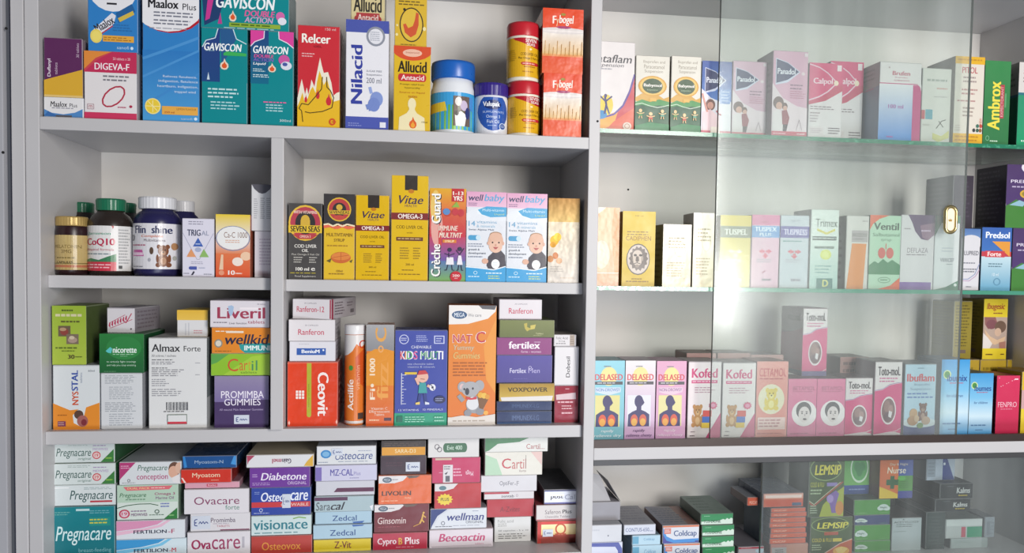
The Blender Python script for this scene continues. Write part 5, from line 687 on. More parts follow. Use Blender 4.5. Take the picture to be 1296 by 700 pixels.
# ---- display case, upper glass shelf
def rowbox(label, box, on, Y, d, fc, sc, art, **k):
    return C(label, *box, on, Y, d, fc, sc, art, group=GR, **k)
G1, G2, G3 = .022, .022, .034
rowbox('white suspension carton with a red wedge and leaping figure, half behind the partition', (752.5, 803, 52.5, 170), 'g1', G1, .05, '#d8d2d0', '#b4aeac', [p('#c04a54', (1, .36), (1, 1), (.1, 1), (.4, .86), (.7, .72), (.86, .55)), p('#e0a048', (.1, .9), (.4, .82), (.6, .78), (.5, .94), (.2, 1), (.05, 1)), p('#d06048', (.3, 1), (.5, .9), (.8, .8), (1, .74), (1, 1)), s('#5a4a94', .045, (1, .36), (.88, .56), (.72, .72), (.5, .82), (.1, .88)), t('Cataflam', -.14, .15, .92, .24, '#3a3a40', sh=.2, b=.006), t('suspension', -.06, .25, .72, .3, '#5a5a62', sh=.2, b=0), l(.1, .3, .5, .33, 1, '#9a9aa2'), e(.3, .72, .17, .12, '#d8c04a'), e(.18, .83, .14, .05, '#3a84b8'), s('#3a3a70', .05, (.26, .62), (.3, .72), (.26, .82)), s('#3a3a70', .035, (.14, .62), (.28, .68), (.44, .62)), e(.28, .615, .035, .02, '#3a3a70'), s('#3a3a70', .035, (.3, .72), (.38, .82)), e(.83, .95, .11, .045, '#d8c8b8'), o(.83, .95, .07, .03, .02, '#b08878')])
def baby(): return [t('Ibuprofen and', .22, .06, .86, .11, '#8a8070', b=0), t('Paracetamol', .24, .12, .84, .17, '#8a8070', b=0), t('Suspension', .26, .185, .8, .235, '#8a8070', b=0), r(0, .62, 1, 1, '#24523a', '#1c5a38'), p('#c89a3c', (0, .56), (.2, .5), (.4, .53), (.62, .5), (.84, .56), (1, .53), (1, .62), (.6, .6), (.3, .64), (0, .6)), p('#3f8a4a', (0, .62), (.2, .58), (.45, .61), (.7, .57), (1, .6), (1, .66), (.7, .65), (.4, .67), (.2, .65), (0, .67)), s('#c8d8c4', .02, (0, .65), (.2, .63), (.42, .66), (.66, .68), (.86, .66), (1, .64)), e(.5, .4, .42, .135, '#c8942c'), e(.5, .4, .37, .118, '#dcb458'), e(.5, .4, .3, .1, '#2c4a2c'), t('Babymol', .24, .37, .77, .42, '#e8e4dc', b=.02), t('suspension', .34, .44, .66, .465, '#a8c0a0', b=0), r(.42, .56, .62, .6, '#d8a848'), kid(.16, .77, .22, .13, '#4a8a4a'), kid(.46, .81, .24, .13, '#b84a38'), kid(.8, .77, .22, .13, '#5a9a84'), p('#2a7a4a', (0, .93), (.4, .88), (1, .9), (1, 1), (0, 1))]
rowbox('green footed children\'s pain syrup carton next to the white leaping figure carton', (804, 847, 70.5, 170.5), 'g1', G1, .05, '#d4d0c4', '#8a8678', baby(), rz=0)
rowbox('green footed children\'s pain syrup carton beside the blue family carton', (849, 887, 71, 171), 'g1', G1+.002, .05, '#d4d0c4', '#8a8678', baby())
shield = lambda x0, y0, x1, y1: [p('#c8cce0', (x0-.02, y0-.012), (x0+(x1-x0)*.5, y0+(y1-y0)*.12), (x1+.04, y0+(y1-y0)*.5), (x0+(x1-x0)*.5, y1-(y1-y0)*.04), (x0-.02, y1+.02)), p('#28305e', (x0, y0), (x0+(x1-x0)*.5, y0+(y1-y0)*.15), (x1, y0+(y1-y0)*.5), (x0+(x1-x0)*.5, y1-(y1-y0)*.15), (x0, y1)), t('Panadol', x0+.03, y0+(y1-y0)*.38, x1-.1, y0+(y1-y0)*.62, '#e4e6f0', b=.015)]
rowbox('blue and white fever carton showing a mother carrying a child, at the pane\'s edge', (888, 925.5, 77.5, 171), 'g1', G1, .045, '#d6d2da', '#8a90a8', [r(0, 0, 1, .55, '#2a4a94', '#3a6cb4'), p('#d6d2da', (0, .38), (.3, .5), (.8, .58), (1, .56), (1, 1), (0, 1))]+shield(.12, .1, .78, .42)+[t('5-12', .55, .42, .72, .46, '#c8d4ea', b=.01), r(.62, .38, .96, .58, '#4a7cc0'), l(.64, .4, .94, .56, 4, '#a8c0e0'), e(.3, .6, .16, .08, '#6a4038'), e(.3, .61, .1, .05, '#c89080'), e(.24, .74, .14, .06, '#d8a090'), p('#e4c4c8', (.04, .7), (.3, .66), (.6, .76), (.62, .96), (.04, .96)), s('#c88a7c', .06, (.02, .45), (.14, .62), (.2, .7)), s('#b03a48', .05, (.5, .68), (.66, .74)), r(0, .955, 1, 1, '#c85a70'), r(.32, .9, .62, .99, '#e8d8cc')])
pana = lambda: [p('#dccbd2', (0, .38), (.3, .55), (.7, .64), (1, .66), (1, 1), (0, 1))]+shield(.1, .1, .74, .38)+[e(.86, .26, .05, .02, '#dcc8d0'), l(.5, .38, .94, .46, 2, '#8a6a80'), l(.5, .46, .96, .56, 4, '#b0728c'), e(.18, .61, .15, .075, '#5a3c3a'), e(.2, .645, .09, .045, '#c89888'), p('#d8d0d2', (.02, .72), (.2, .68), (.3, .78), (.34, .94), (.02, .94)), e(.36, .65, .08, .045, '#5a3c38'), e(.37, .67, .06, .03, '#c8988a'), p('#8a3c4a', (.28, .7), (.42, .69), (.5, .78), (.46, .86), (.3, .86)), p('#3a2c34', (.32, .86), (.46, .86), (.42, .94), (.32, .94)), s('#8a7a80', .012, (.7, .92), (.78, .8), (.86, .92)), r(0, .94, 1, 1, '#c04a60'), l(.05, .955, .5, .985, 1, '#e4a8b4'), l(.72, .955, .95, .985, 1, '#e8c0c8'), r(.88, .02, .97, .06, '#d8c8d0')]
rowbox('pale pink fever carton with a mother and toddler, shorter and paler of its kind', (927, 970, 77.5, 171.5), 'g1', G1+.012, .045, '#cfa8bb', '#a88a98', pana())
rowbox('pale pink fever carton with a mother and toddler, taller and set forward', (977.5, 1022, 64.5, 173), 'g1', G1-.004, .05, '#cfa0b6', '#7a6870', pana(), left=[l(.1, .1, .9, .5, 6, '#5a4a52')])
calp = lambda: [p('#c83a6c', (0, 0), (1, 0), (1, .3), (.6, .42), (.3, .49), (0, .54)), s('#dcb8c8', .03, (0, .02), (.3, .06), (.55, .13), (.8, .24)), s('#dcb8c8', .035, (.82, .26), (.55, .38), (.3, .45), (0, .5)), p('#b83458', (0, .52), (.4, .45), (.84, .3), (1, .28), (1, .36), (.5, .5), (0, .56)), t('Calpol', .12, .2, .7, .3, '#eac8d4', b=.02), e(.8, .26, .07, .035, '#e4d0b8'), r(.82, .02, .95, .1, '#e0d0d4'), l(.05, .57, .82, .63, 2, '#8a7a80'), l(.05, .65, .4, .69, 1, '#9a8a90'), l(.05, .69, .3, .8, 3, '#a89aa0'), r(.05, .85, .45, .95, '#d0c4c6'), l(.07, .87, .42, .94, 3, '#a89aa0'), l(.6, .85, .95, .95, 3, '#6a5a62')]
rowbox('pink and white children\'s medicine carton, whole front visible', (1023.5, 1066, 80, 173.5), 'g1', G1-.002, .03, '#d4ccce', '#a0989c', calp())
rowbox('pink and white children\'s medicine carton peeping from behind its twin', (1050, 1092, 78, 172.5), 'g1', G1+.032, .03, '#d4ccce', '#a0989c', [x if x[0] != 't' else t('Calpol', .22, .2, .78, .3, '#eac8d4', b=.02) for x in calp()])
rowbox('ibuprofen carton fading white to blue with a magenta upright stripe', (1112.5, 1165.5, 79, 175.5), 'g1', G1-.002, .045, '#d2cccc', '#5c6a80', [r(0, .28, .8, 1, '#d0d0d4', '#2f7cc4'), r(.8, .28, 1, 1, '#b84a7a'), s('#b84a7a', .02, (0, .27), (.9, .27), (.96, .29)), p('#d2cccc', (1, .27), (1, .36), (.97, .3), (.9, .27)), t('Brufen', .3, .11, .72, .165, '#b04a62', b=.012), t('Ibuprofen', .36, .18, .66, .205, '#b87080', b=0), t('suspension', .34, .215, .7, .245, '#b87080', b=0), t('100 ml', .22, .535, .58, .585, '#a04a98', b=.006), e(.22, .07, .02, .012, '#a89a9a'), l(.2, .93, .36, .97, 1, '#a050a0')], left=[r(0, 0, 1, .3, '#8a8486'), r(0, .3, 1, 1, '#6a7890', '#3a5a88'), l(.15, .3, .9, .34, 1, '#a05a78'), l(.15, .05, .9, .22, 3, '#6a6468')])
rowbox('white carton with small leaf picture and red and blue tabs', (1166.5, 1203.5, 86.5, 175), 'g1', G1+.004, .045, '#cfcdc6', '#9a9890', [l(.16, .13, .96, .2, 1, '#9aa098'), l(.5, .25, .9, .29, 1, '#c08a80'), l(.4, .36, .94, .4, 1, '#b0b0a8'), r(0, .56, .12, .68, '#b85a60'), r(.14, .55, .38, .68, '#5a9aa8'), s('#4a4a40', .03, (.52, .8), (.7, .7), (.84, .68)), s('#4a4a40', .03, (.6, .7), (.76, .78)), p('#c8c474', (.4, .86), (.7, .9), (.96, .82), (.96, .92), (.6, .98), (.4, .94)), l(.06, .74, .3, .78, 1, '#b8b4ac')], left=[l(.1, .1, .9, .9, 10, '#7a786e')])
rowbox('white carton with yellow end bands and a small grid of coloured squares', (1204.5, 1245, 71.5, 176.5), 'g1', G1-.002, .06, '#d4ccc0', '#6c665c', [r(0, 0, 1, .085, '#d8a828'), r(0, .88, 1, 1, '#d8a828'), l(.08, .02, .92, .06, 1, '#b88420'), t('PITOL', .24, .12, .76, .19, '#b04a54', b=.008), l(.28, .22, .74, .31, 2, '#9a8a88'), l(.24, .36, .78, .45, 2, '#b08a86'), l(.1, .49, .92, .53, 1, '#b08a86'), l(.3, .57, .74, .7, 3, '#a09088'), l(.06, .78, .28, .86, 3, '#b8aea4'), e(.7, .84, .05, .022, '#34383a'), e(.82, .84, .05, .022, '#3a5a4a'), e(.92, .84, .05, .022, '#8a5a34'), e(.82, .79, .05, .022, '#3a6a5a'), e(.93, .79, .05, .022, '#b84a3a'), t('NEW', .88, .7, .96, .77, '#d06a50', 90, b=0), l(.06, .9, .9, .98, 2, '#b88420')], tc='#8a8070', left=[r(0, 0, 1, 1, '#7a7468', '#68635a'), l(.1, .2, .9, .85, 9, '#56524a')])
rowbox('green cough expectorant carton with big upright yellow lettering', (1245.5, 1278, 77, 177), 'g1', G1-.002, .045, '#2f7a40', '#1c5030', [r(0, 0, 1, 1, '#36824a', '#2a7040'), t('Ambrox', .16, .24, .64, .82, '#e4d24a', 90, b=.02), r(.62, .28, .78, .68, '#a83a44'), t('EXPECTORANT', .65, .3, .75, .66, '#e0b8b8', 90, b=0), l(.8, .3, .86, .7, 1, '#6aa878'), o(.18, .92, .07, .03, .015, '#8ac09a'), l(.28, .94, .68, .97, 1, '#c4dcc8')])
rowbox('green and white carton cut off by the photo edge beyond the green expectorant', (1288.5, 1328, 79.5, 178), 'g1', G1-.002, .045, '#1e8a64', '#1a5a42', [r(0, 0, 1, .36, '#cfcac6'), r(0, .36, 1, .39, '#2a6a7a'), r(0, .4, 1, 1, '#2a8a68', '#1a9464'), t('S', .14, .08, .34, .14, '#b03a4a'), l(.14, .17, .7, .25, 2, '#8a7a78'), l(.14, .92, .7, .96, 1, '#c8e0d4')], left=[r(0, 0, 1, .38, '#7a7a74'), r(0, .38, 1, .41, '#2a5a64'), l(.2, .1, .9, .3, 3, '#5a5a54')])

# ---- display case, lower glass shelf
rowbox('pale orange carton with a faint oval, partly behind the partition', (749, 783.5, 262.5, 364), 'g2', G2, .05, '#e2b48c', '#c08a5a', [r(0, 0, 1, 1, '#e4b890', '#e0b696'), p('#dca070', (.8, 0), (1, 0), (1, 1), (.9, 1), (.7, .3)), p('#e8dccc', (0, 0), (.5, 0), (.1, .12), (0, .2)), e(.36, .6, .3, .18, '#e6ccb4'), r(0, .83, 1, .84, '#e8dcd0'), r(0, .85, 1, 1, '#e0b090')], mat='film')
rowbox('bright yellow cough carton with an engraved lion head in an oval', (787.5, 829, 267.5, 364), 'g2', G2, .045, '#cdb02a', '#9a8420', [r(0, 0, 1, 1, '#d2b62c', '#c8aa2a'), t('100 ml', .38, .05, .62, .07, '#8a6a1c', b=0), l(.14, .26, .84, .33, 2, '#8a6a1c'), t('CADIPHEN', .11, .33, .87, .39, '#8a5a1c', b=0), e(.49, .64, .36, .21, '#4a4644'), e(.49, .64, .335, .195, '#c8bcb0'), ('m', [p('#6a605a', *[(.5+(.25 if q % 2 else .3)*math.cos(q*math.pi/14), .63+(.14 if q % 2 else .17)*math.sin(q*math.pi/14)) for q in range(28)]), e(.47, .62, .17, .105, '#c4b6a8'), e(.4, .585, .05, .016, '#3c3632'), e(.56, .585, .05, .016, '#3c3632'), p('#5a504a', (.43, .6), (.5, .6), (.52, .66), (.46, .68), (.41, .66)), s('#3c3632', .02, (.36, .7), (.46, .685), (.56, .7)), e(.46, .73, .06, .02, '#8a7c70'), s('#5a504a', .015, (.3, .56), (.34, .7)), s('#5a504a', .015, (.62, .56), (.6, .7))]), l(.3, .89, .7, .92, 1, '#8a6a1c'), l(.14, .92, .86, .96, 1, '#8a6a1c')])
fo = lambda: [r(0, 0, 1, 1, '#c0bcb2', '#bab29c'), l(.2, .2, .8, .4, 4, '#8f8876'), o(.6, .4, .2, .12, .012, '#8f8876'), l(.15, .6, .8, .85, 6, '#98917e')]
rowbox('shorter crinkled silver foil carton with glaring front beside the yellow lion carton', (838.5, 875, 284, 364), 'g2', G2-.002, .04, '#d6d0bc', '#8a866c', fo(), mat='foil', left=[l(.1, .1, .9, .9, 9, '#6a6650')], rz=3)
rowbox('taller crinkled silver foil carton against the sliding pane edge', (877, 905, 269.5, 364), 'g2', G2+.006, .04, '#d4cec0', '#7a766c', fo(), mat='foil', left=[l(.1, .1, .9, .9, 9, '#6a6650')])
arrows = lambda cx, cy, c: many(p(c, (cx-.24, cy), (cx-.1, cy-.035), (cx-.1, cy-.015), (cx-.02, cy-.015), (cx-.02, cy+.015), (cx-.1, cy+.015), (cx-.1, cy+.035)), p(c, (cx+.24, cy), (cx+.1, cy-.035), (cx+.1, cy-.015), (cx+.02, cy-.015), (cx+.02, cy+.015), (cx+.1, cy+.015), (cx+.1, cy+.035)), p(c, (cx, cy+.1), (cx-.12, cy+.055), (cx-.05, cy+.055), (cx-.05, cy+.025), (cx+.05, cy+.025), (cx+.05, cy+.055), (cx+.12, cy+.055)))
tus = lambda nm, band, ar: [r(0, .15, 1, .31, band), nm, arrows(.5, .5, ar), arrows(.5, .5, ar), l(.2, .6, .8, .66, 2, '#9a94a0'), l(.4, .86, .8, .93, 1, '#7a7680')]
rowbox('yellow cough syrup carton with a grey green name band, whitened by the pane\'s glare', (911, 950, 272.5, 364.5), 'g2', G2, .045, '#d0bc4a', '#9a8a34', [r(0, 0, 1, .14, '#d4bc34')]+tus(t('TUSPEL', .14, .19, .88, .27, '#dfe0d8', b=.02), '#6a7258', '#cfc0a0'))
rowbox('pink cough syrup carton with a sky blue name band', (951, 986, 272, 364.5), 'g2', G2, .045, '#d4a8bc', '#a07a90', [r(0, 0, 1, .14, '#cc6492'), l(.35, .08, .65, .12, 1, '#a0406a')]+tus(t('TUSPEX', .1, .165, .9, .225, '#d8e8f4', b=.02), '#3a86c4', '#cc4a6a')+[t('PLUS', .28, .245, .7, .29, '#d8e8f4', b=.012), s('#a04a68', .03, (.4, .8), (.52, .76))])
rowbox('grey cough syrup carton with a purple name band and red arrows', (987, 1023.5, 272.5, 365), 'g2', G2, .045, '#b4bcc4', '#70747c', [t('100 ml', .36, .06, .66, .09, '#6a7078', b=0)]+tus(t('TUSPRESS', .12, .19, .93, .27, '#d4d0ec', b=.02), '#443a8e', '#c4465a')+[l(.08, .34, .92, .38, 1, '#5a8a84')])
rowbox('white and pale teal carton with a gold chevron and a dark green letter square', (1024.5, 1061, 265, 365.5), 'g2', G2-.004, .05, '#cdd4ce', '#8a908a', [r(0, .3, 1, 1, '#cdd4ce', '#9cbcb4'), t('Trimex', .16, .12, .94, .22, '#5a645c', b=.008), p('#c8bc4a', (.22, .24), (.56, .29), (.86, .24), (.86, .27), (.56, .32), (.22, .27)), r(.06, .34, .92, .39, '#4a5450'), l(.08, .35, .9, .38, 1, '#c0c8c4'), r(.14, .465, .84, .495, '#6a7870'), e(.55, .57, .2, .065, '#c8cc5a'), e(.55, .57, .12, .04, '#d4d87a'), l(.18, .7, .84, .82, 3, '#7a9a94'), r(.24, .87, .82, 1, '#2c6a62'), t('D', .46, .89, .66, .975, '#d0cc5a', b=.01)])
rowbox('white cough syrup carton with a leaning orange panel', (1070.5, 1099, 273, 365.5), 'g2', G2, .045, '#cdc8c4', '#b8b2ae', [r(.24, .2, .96, .36, '#a8a0a0'), t('BROZEDEX', .28, .24, .92, .285, '#6a6064', b=0), l(.28, .3, .8, .34, 1, '#8a8084'), p('#d8853c', (.26, .38), (.9, .38), (.8, 1), (.06, 1)), l(.7, .06, .94, .09, 1, '#9a9490')], left=[l(.2, .1, .8, .9, 8, '#98928e')])
rowbox('mint green inhaler syrup carton with red lungs over green mountains', (1100, 1139.5, 272.5, 366), 'g2', G2-.001, .045, '#a9c8ae', '#708a76', [p('#d4603a', (0, 0), (.62, 0), (.3, .05), (.1, .12), (0, .2)), t('Ventil', .12, .1, .93, .2, '#46584a', b=.03), t('Salbutamol', .1, .24, .95, .285, '#5a7a64', b=.006), t('syrup', .36, .32, .7, .36, '#5a7a64', sh=.2, b=0), s('#c05a4a', .03, (.53, .38), (.53, .46)), e(.4, .51, .12, .075, '#c4544a'), e(.66, .51, .12, .075, '#c4544a'), p('#3a7a50', (0, .68), (.18, .62), (.3, .65), (.45, .59), (.6, .64), (.74, .6), (1, .67), (1, .8), (0, .8)), o(.5, .875, .2, .04, .015, '#4a7a5a'), l(.38, .86, .62, .89, 1, '#4a7a5a'), p('#d4603a', (.3, 1), (.7, .95), (1, .84), (1, 1))])
rowbox('white tablets carton with a dark plum swoosh and violet foot band', (1139.5, 1182, 272, 366), 'g2', G2, .045, '#cfc9cc', '#8a848a', [p('#54385e', (.2, 0), (1, 0), (1, .26), (.8, .34), (.6, .32), (.42, .22), (.32, .1)), p('#84627a', (.56, .14), (1, .1), (1, .26), (.8, .34), (.64, .3)), t('DEFLAZA', .2, .44, .82, .505, '#8a8086', b=0), r(.16, .52, .86, .53, '#a84a6a') if 0 else l(.18, .52, .84, .55, 1, '#8a8086'), l(.1, .17, .3, .21, 1, '#9a9094'), r(0, .9, .94, 1, '#7a589a'), l(.6, .19, .94, .24, 1, '#c8b0c8')])
rowbox('white carton with dark green corners behind the brass finger pull', (1182.5, 1214, 273, 366), 'g2', G2, .045, '#cfd0d2', '#8a8e90', [p('#2f6a4c', (0, .1), (.4, 0), (.0, .28)), p('#2f6a4c', (0, 1), (.5, .96), (1, .87), (1, 1)), r(0, 0, 1, .1, '#3a6a54'), l(.3, .42, .8, .5, 2, '#b4b8bc'), t('VERICEF', .24, .57, .8, .62, '#5a6066', b=.004), l(.5, .64, .8, .67, 1, '#8a8e94'), e(.88, .93, .06, .02, '#c4ccc8')])
fl = rowbox('white and blue drops carton with a curved blue line, just beyond the pane', (1216.5, 1240, 289.5, 366), 'g2', G2, .045, '#cdccd0', '#7a7e8a', [r(0, 0, 1, .2, '#4a6ea4', '#6a8cba'), e(.5, .22, .6, .12, '#cdccd0'), t('FLUPRED', .06, .36, .92, .43, '#3a3e4a', b=.004), l(.1, .54, .9, .58, 1, '#6a6e7a'), l(.1, .64, .9, .72, 2, '#5a5e6a'), s('#8a94b8', .04, (0, .82), (.4, .82), (.75, .74), (1, .56)), s('#b08ab0', .03, (0, .84), (.45, .85), (.8, .77), (1, .66)), l(.3, .93, .6, .96, 1, '#6a6e7a')])
pf = rowbox('blue drops carton with an orange triangle and a red name strip', (1242, 1279.5, 288, 365.5), 'g2', G2, .045, '#8ab4c8', '#4a6a80', [r(0, 0, 1, .4, '#2e5aa4', '#3a6cb0'), r(0, .38, 1, .46, '#b83a48'), r(0, .46, 1, 1, '#b8d0d8', '#5a9ab8'), t('Predsol', .12, .07, .93, .17, '#e8eef4', b=.03), p('#d8923a', (.34, .22), (.95, .22), (.95, .46)), r(.12, .37, .78, .47, '#c03a44'), t('Forte', .2, .385, .66, .455, '#f0dcd8', b=.03), l(.24, .56, .8, .64, 2, '#5a7a88'), t('10 ml', .38, .72, .6, .77, '#e0ecf0', b=0), o(.55, .86, .12, .06, .03, '#5a8aa4')])
pred = lambda: [r(0, 0, 1, .62, '#46305e', '#4a3468'), p('#3f7a34', (0, .66), (.3, .55), (.6, .62), (1, .5), (1, 1), (0, 1)), p('#8ab0c0', (.1, .64), (.4, .56), (.6, .6), (.5, .66)), e(.72, .04, .3, .1, '#d8d4dc'), t('PREDNIS', .12, .24, .96, .29, '#d8d0e0', b=.006), l(.16, .33, .9, .38, 1, '#b0a4c0'), e(.6, .46, .2, .07, '#c8a03a'), e(.6, .46, .14, .045, '#8a7a34')]
d1 = rowbox('deep purple and green carton at the photo edge, lower of two', (1281, 1322, 289, 365), 'g2', G2, .045, '#46305e', '#2c2438', pred())
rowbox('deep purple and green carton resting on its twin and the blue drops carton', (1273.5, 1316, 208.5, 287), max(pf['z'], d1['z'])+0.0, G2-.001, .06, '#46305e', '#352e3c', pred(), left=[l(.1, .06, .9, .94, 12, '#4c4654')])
rowbox('dark carton in shade set back above the white and blue drops carton', (1206, 1246, 222, 290), fl, G2+.02, .06, '#332b38', '#2a2530', [l(.1, .1, .9, .8, 9, '#423a48')], left=[l(.1, .1, .9, .9, 9, '#423a48')])  # purple carton in darkened tones, its shade painted into the colour

# ---- display case, base board
dela = lambda bg, hd, lc, tn, nd: [r(0, 0, 1, 1, *bg), e(.5, .2, .26, .12, '#e6d890'), t('DELASED', .06, .17, .94, .25, '#cc4a52', b=.03), r(.06, .265, .94, .305, '#4e4c52'), l(.14, .272, .86, .3, 1, '#c8c4c8'), r(.08, .44, .86, .84, hd)]+([p('#c8d4e0' if nd == 1 else '#dcc0d0', (.08, .34), (.88, .34), (.88, .4), (.5, .44), (.08, .4)), t('NON-DROWSY', .1, .35, .86, .39, tn, b=.006)] if nd else [])+[bust(.46, .44, .72, .4, '#3f3a66', lc), t('rapidly', .28, .875, .68, .92, lc[2], sh=.2, b=.006), t('relieves chesty' if nd != 1 else 'relieves dry', .06, .935, .92, .98, lc[2], sh=.2, b=.006), l(.34, .06, .62, .09, 1, '#8a8a90')]
rowbox('pale blue cough carton with a dark profile and glowing lungs, nearest the partition', (750, 790, 456.5, 557), 'wb', G3, .05, '#8cc4d0', '#5a8a94', dela(('#8ccad8', '#7ab8c4'), '#d8d08a', ('#d0583c', '#e0a03c', '#e4f0f4'), '#5a7ab8', 1))
rowbox('white to lilac cough carton with a dark profile, between blue and pink ones', (791, 829, 456.5, 557), 'wb', G3, .05, '#dcd0d8', '#a89aa4', dela(('#e0dcdc', '#c8a0c8'), '#dcdce4', ('#c8604c', '#dca84c', '#5a3a6a'), '#5a7ab8', 0))
rowbox('pink cough carton with a dark profile and glowing lungs', (830.5, 868, 457, 557), 'wb', G3, .05, '#d4a4bc', '#a07a90', dela(('#d8a0bc', '#cfa0c4'), '#dcd49a', ('#cc5a44', '#dca04c', '#f0e0ec'), '#8a5a90', 2))
kof = lambda: [t('Kofed', .1, .09, .88, .215, '#c43a72', b=.03), r(.1, .245, .88, .285, '#c8487a'), l(.13, .25, .86, .28, 1, '#e4b4c8'), l(.2, .33, .82, .42, 3, '#b08a98'), p('#c04474', (.56, 1), (.8, .82), (1, .67), (1, 1)), bear(.3, .71, .34, .3, '#b5824a', '#d0a878'), r(.46, .64, .72, .72, '#cc4a44'), r(.44, .72, .7, .8, '#3a64b4'), r(.42, .8, .68, .87, '#dcb838'), p('#cc4474', *[(.76+(.14 if q % 2 else .1)*math.cos(q*math.pi/10), .575+(.055 if q % 2 else .04)*math.sin(q*math.pi/10)) for q in range(20)]), e(.76, .575, .07, .025, '#d888a8'), l(.1, .91, .24, .93, 1, '#6a5a60'), l(.08, .96, .26, .985, 1, '#4a3a40')]
rowbox('white and pink syrup carton with a teddy bear, crossed by the pane edge', (870.5, 912.5, 457.5, 557), 'wb', G3, .05, '#ddd3d4', '#a89ca0', kof())
rowbox('white and pink syrup carton with a teddy bear, wholly behind the glass', (914, 956, 459, 557), 'wb', G3, .05, '#ddd3d4', '#a89ca0', kof())
rowbox('salmon pink syrup carton with a yellow teddy bear in a pale oval', (957, 996.5, 457.5, 557), 'wb', G3, .05, '#d6897c', '#a0645a', [r(0, 0, 1, 1, '#d88e84', '#d4847c'), t('CETAMOL', .08, .09, .94, .2, '#b84048', b=.006), l(.1, .215, .94, .25, 1, '#a84048'), e(.48, .5, .42, .2, '#dcd4b8'), bear(.48, .5, .44, .3, '#d8c050', '#e4d890'), r(.06, .74, .94, .9, '#e0c0bc'), l(.1, .76, .9, .88, 3, '#b07a80'), l(.06, .94, .9, .97, 1, '#a85a54')])
beta = lambda: [r(0, 0, 1, 1, '#d06c92', '#cc6490'), t('BETAMOL', .16, .13, .94, .2, '#8a4060', b=0), l(.16, .21, .9, .24, 1, '#a04a70'), e(.58, .6, .44, .225, '#e0d8da'), ('m', [e(.56, .55, .27, .15, '#4a4448'), e(.58, .62, .2, .14, '#d4c8c8'), e(.5, .6, .03, .012, '#2a2428'), e(.66, .6, .03, .012, '#2a2428'), s('#4a4448', .03, (.46, .57), (.54, .57)), s('#4a4448', .03, (.62, .57), (.7, .57)), e(.6, .7, .07, .018, '#4a3a40'), s('#8a7c80', .02, (.59, .61), (.61, .65))]), l(.1, .93, .92, .97, 1, '#a04a70')]
b1 = rowbox('rose pink syrup carton with a child\'s grey portrait beside the salmon teddy carton', (997, 1033, 479.5, 557), 'wb', G3, .05, '#cc6690', '#8a4060', beta(), tc='#6a5058')
rowbox('rose pink syrup carton with a child\'s grey portrait beside the white topped pink cartons', (1033.5, 1069, 479.5, 557), 'wb', G3, .05, '#cc6690', '#8a4060', beta(), tc='#6a5058')
toto = lambda: [p('#c83272', (0, .4), (.3, .38), (.55, .32), (.8, .3), (1, .29), (1, .97), (.8, .95), (.5, .96), (0, .99)), s('#8a5a9a', .02, (0, .39), (.3, .37), (.55, .31), (.8, .29), (1, .28)), s('#e0ccd4', .02, (0, .985), (.5, .955), (.8, .94), (1, .9)), t('Toto-moL', .1, .07, .92, .19, '#3a2c34', b=.022), l(.16, .21, .86, .29, 2, '#c86a94'), e(.52, .66, .28, .19, '#dcd0d4'), e(.52, .66, .245, .165, '#6e4c4e'), e(.46, .6, .12, .08, '#8a6460'), e(.6, .64, .09, .06, '#9a7470'), e(.5, .74, .15, .06, '#583a44'), p('#d4ccd0', (.54, .66), (.66, .68), (.62, .76), (.52, .74))]
rowbox('shorter white topped pink syrup carton with an oval family photo', (1069.5, 1104, 478, 557), 'wb', G3, .05, '#d6ccce', '#7a5868', toto(), tc='#6a5058')
rowbox('taller white topped pink syrup carton with an oval family photo', (1104.5, 1141, 457.5, 557), 'wb', G3-.004, .05, '#d6ccce', '#7a5868', toto(), tc='#6a5a5c')
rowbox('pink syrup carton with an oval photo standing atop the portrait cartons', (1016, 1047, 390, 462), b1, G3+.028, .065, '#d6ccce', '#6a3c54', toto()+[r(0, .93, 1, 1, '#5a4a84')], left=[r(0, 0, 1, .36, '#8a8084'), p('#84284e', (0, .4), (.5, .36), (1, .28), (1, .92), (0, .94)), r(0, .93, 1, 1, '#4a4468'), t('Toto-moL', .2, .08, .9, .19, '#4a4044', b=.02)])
rowbox('pale blue ibuprofen syrup carton with teddy bears and a navy foot', (1144.5, 1184, 460.5, 556), 'wb', G3, .05, '#a9c4d6', '#6a7c88', [e(.5, .92, .62, .1, '#2c3a78'), r(0, .9, 1, 1, '#2c3a78'), e(.5, .83, .56, .07, '#c8d4dc'), t('Ibuflam', .06, .14, .94, .25, '#c03e48', b=.03), l(.4, .05, .62, .08, 1, '#6a8a9c'), t('Ibuprofen', .3, .275, .8, .315, '#6a8098', b=0), t('Suspension', .18, .335, .84, .38, '#6a8098', b=0), l(.08, .4, .92, .5, 2, '#5a7ab0'), bear(.6, .68, .3, .26, '#6a4438', '#a08070'), e(.3, .7, .13, .07, '#b89068'), e(.28, .8, .17, .07, '#a87c54'), e(.7, .8, .14, .06, '#b09078'), e(.52, .87, .1, .04, '#6a8a4a'), e(.4, .77, .08, .05, '#c0a080')], tc='#5a646c')
ibu = lambda nm: [r(0, 0, 1, .4, '#3a92cc', '#78b8dc'), r(0, .4, 1, .7, '#78b8dc', '#c4dae4'), r(0, .7, 1, 1, '#c4dae4', '#4a9ed4'), e(.2, .2, .14, .06, '#c4d8a0'), e(.2, .2, .1, .045, '#4a8a44'), t(nm, .2, .2, .92, .29, '#2c4a8c', b=.012), l(.3, .3, .86, .33, 1, '#b05a78'), t('for children', .2, .46, .78, .5, '#4a6a9a', sh=.2, b=0), l(.1, .83, .8, .88, 1, '#5a80a8'), l(.3, .91, .64, .95, 1, '#5a80a8')]
rowbox('taller sky blue ibuprofen syrup carton with a green dot', (1190.5, 1226, 455, 556), 'wb', G3-.004, .055, '#78b8dc', '#2a4a64', ibu('ibumix'), tc='#34526a')
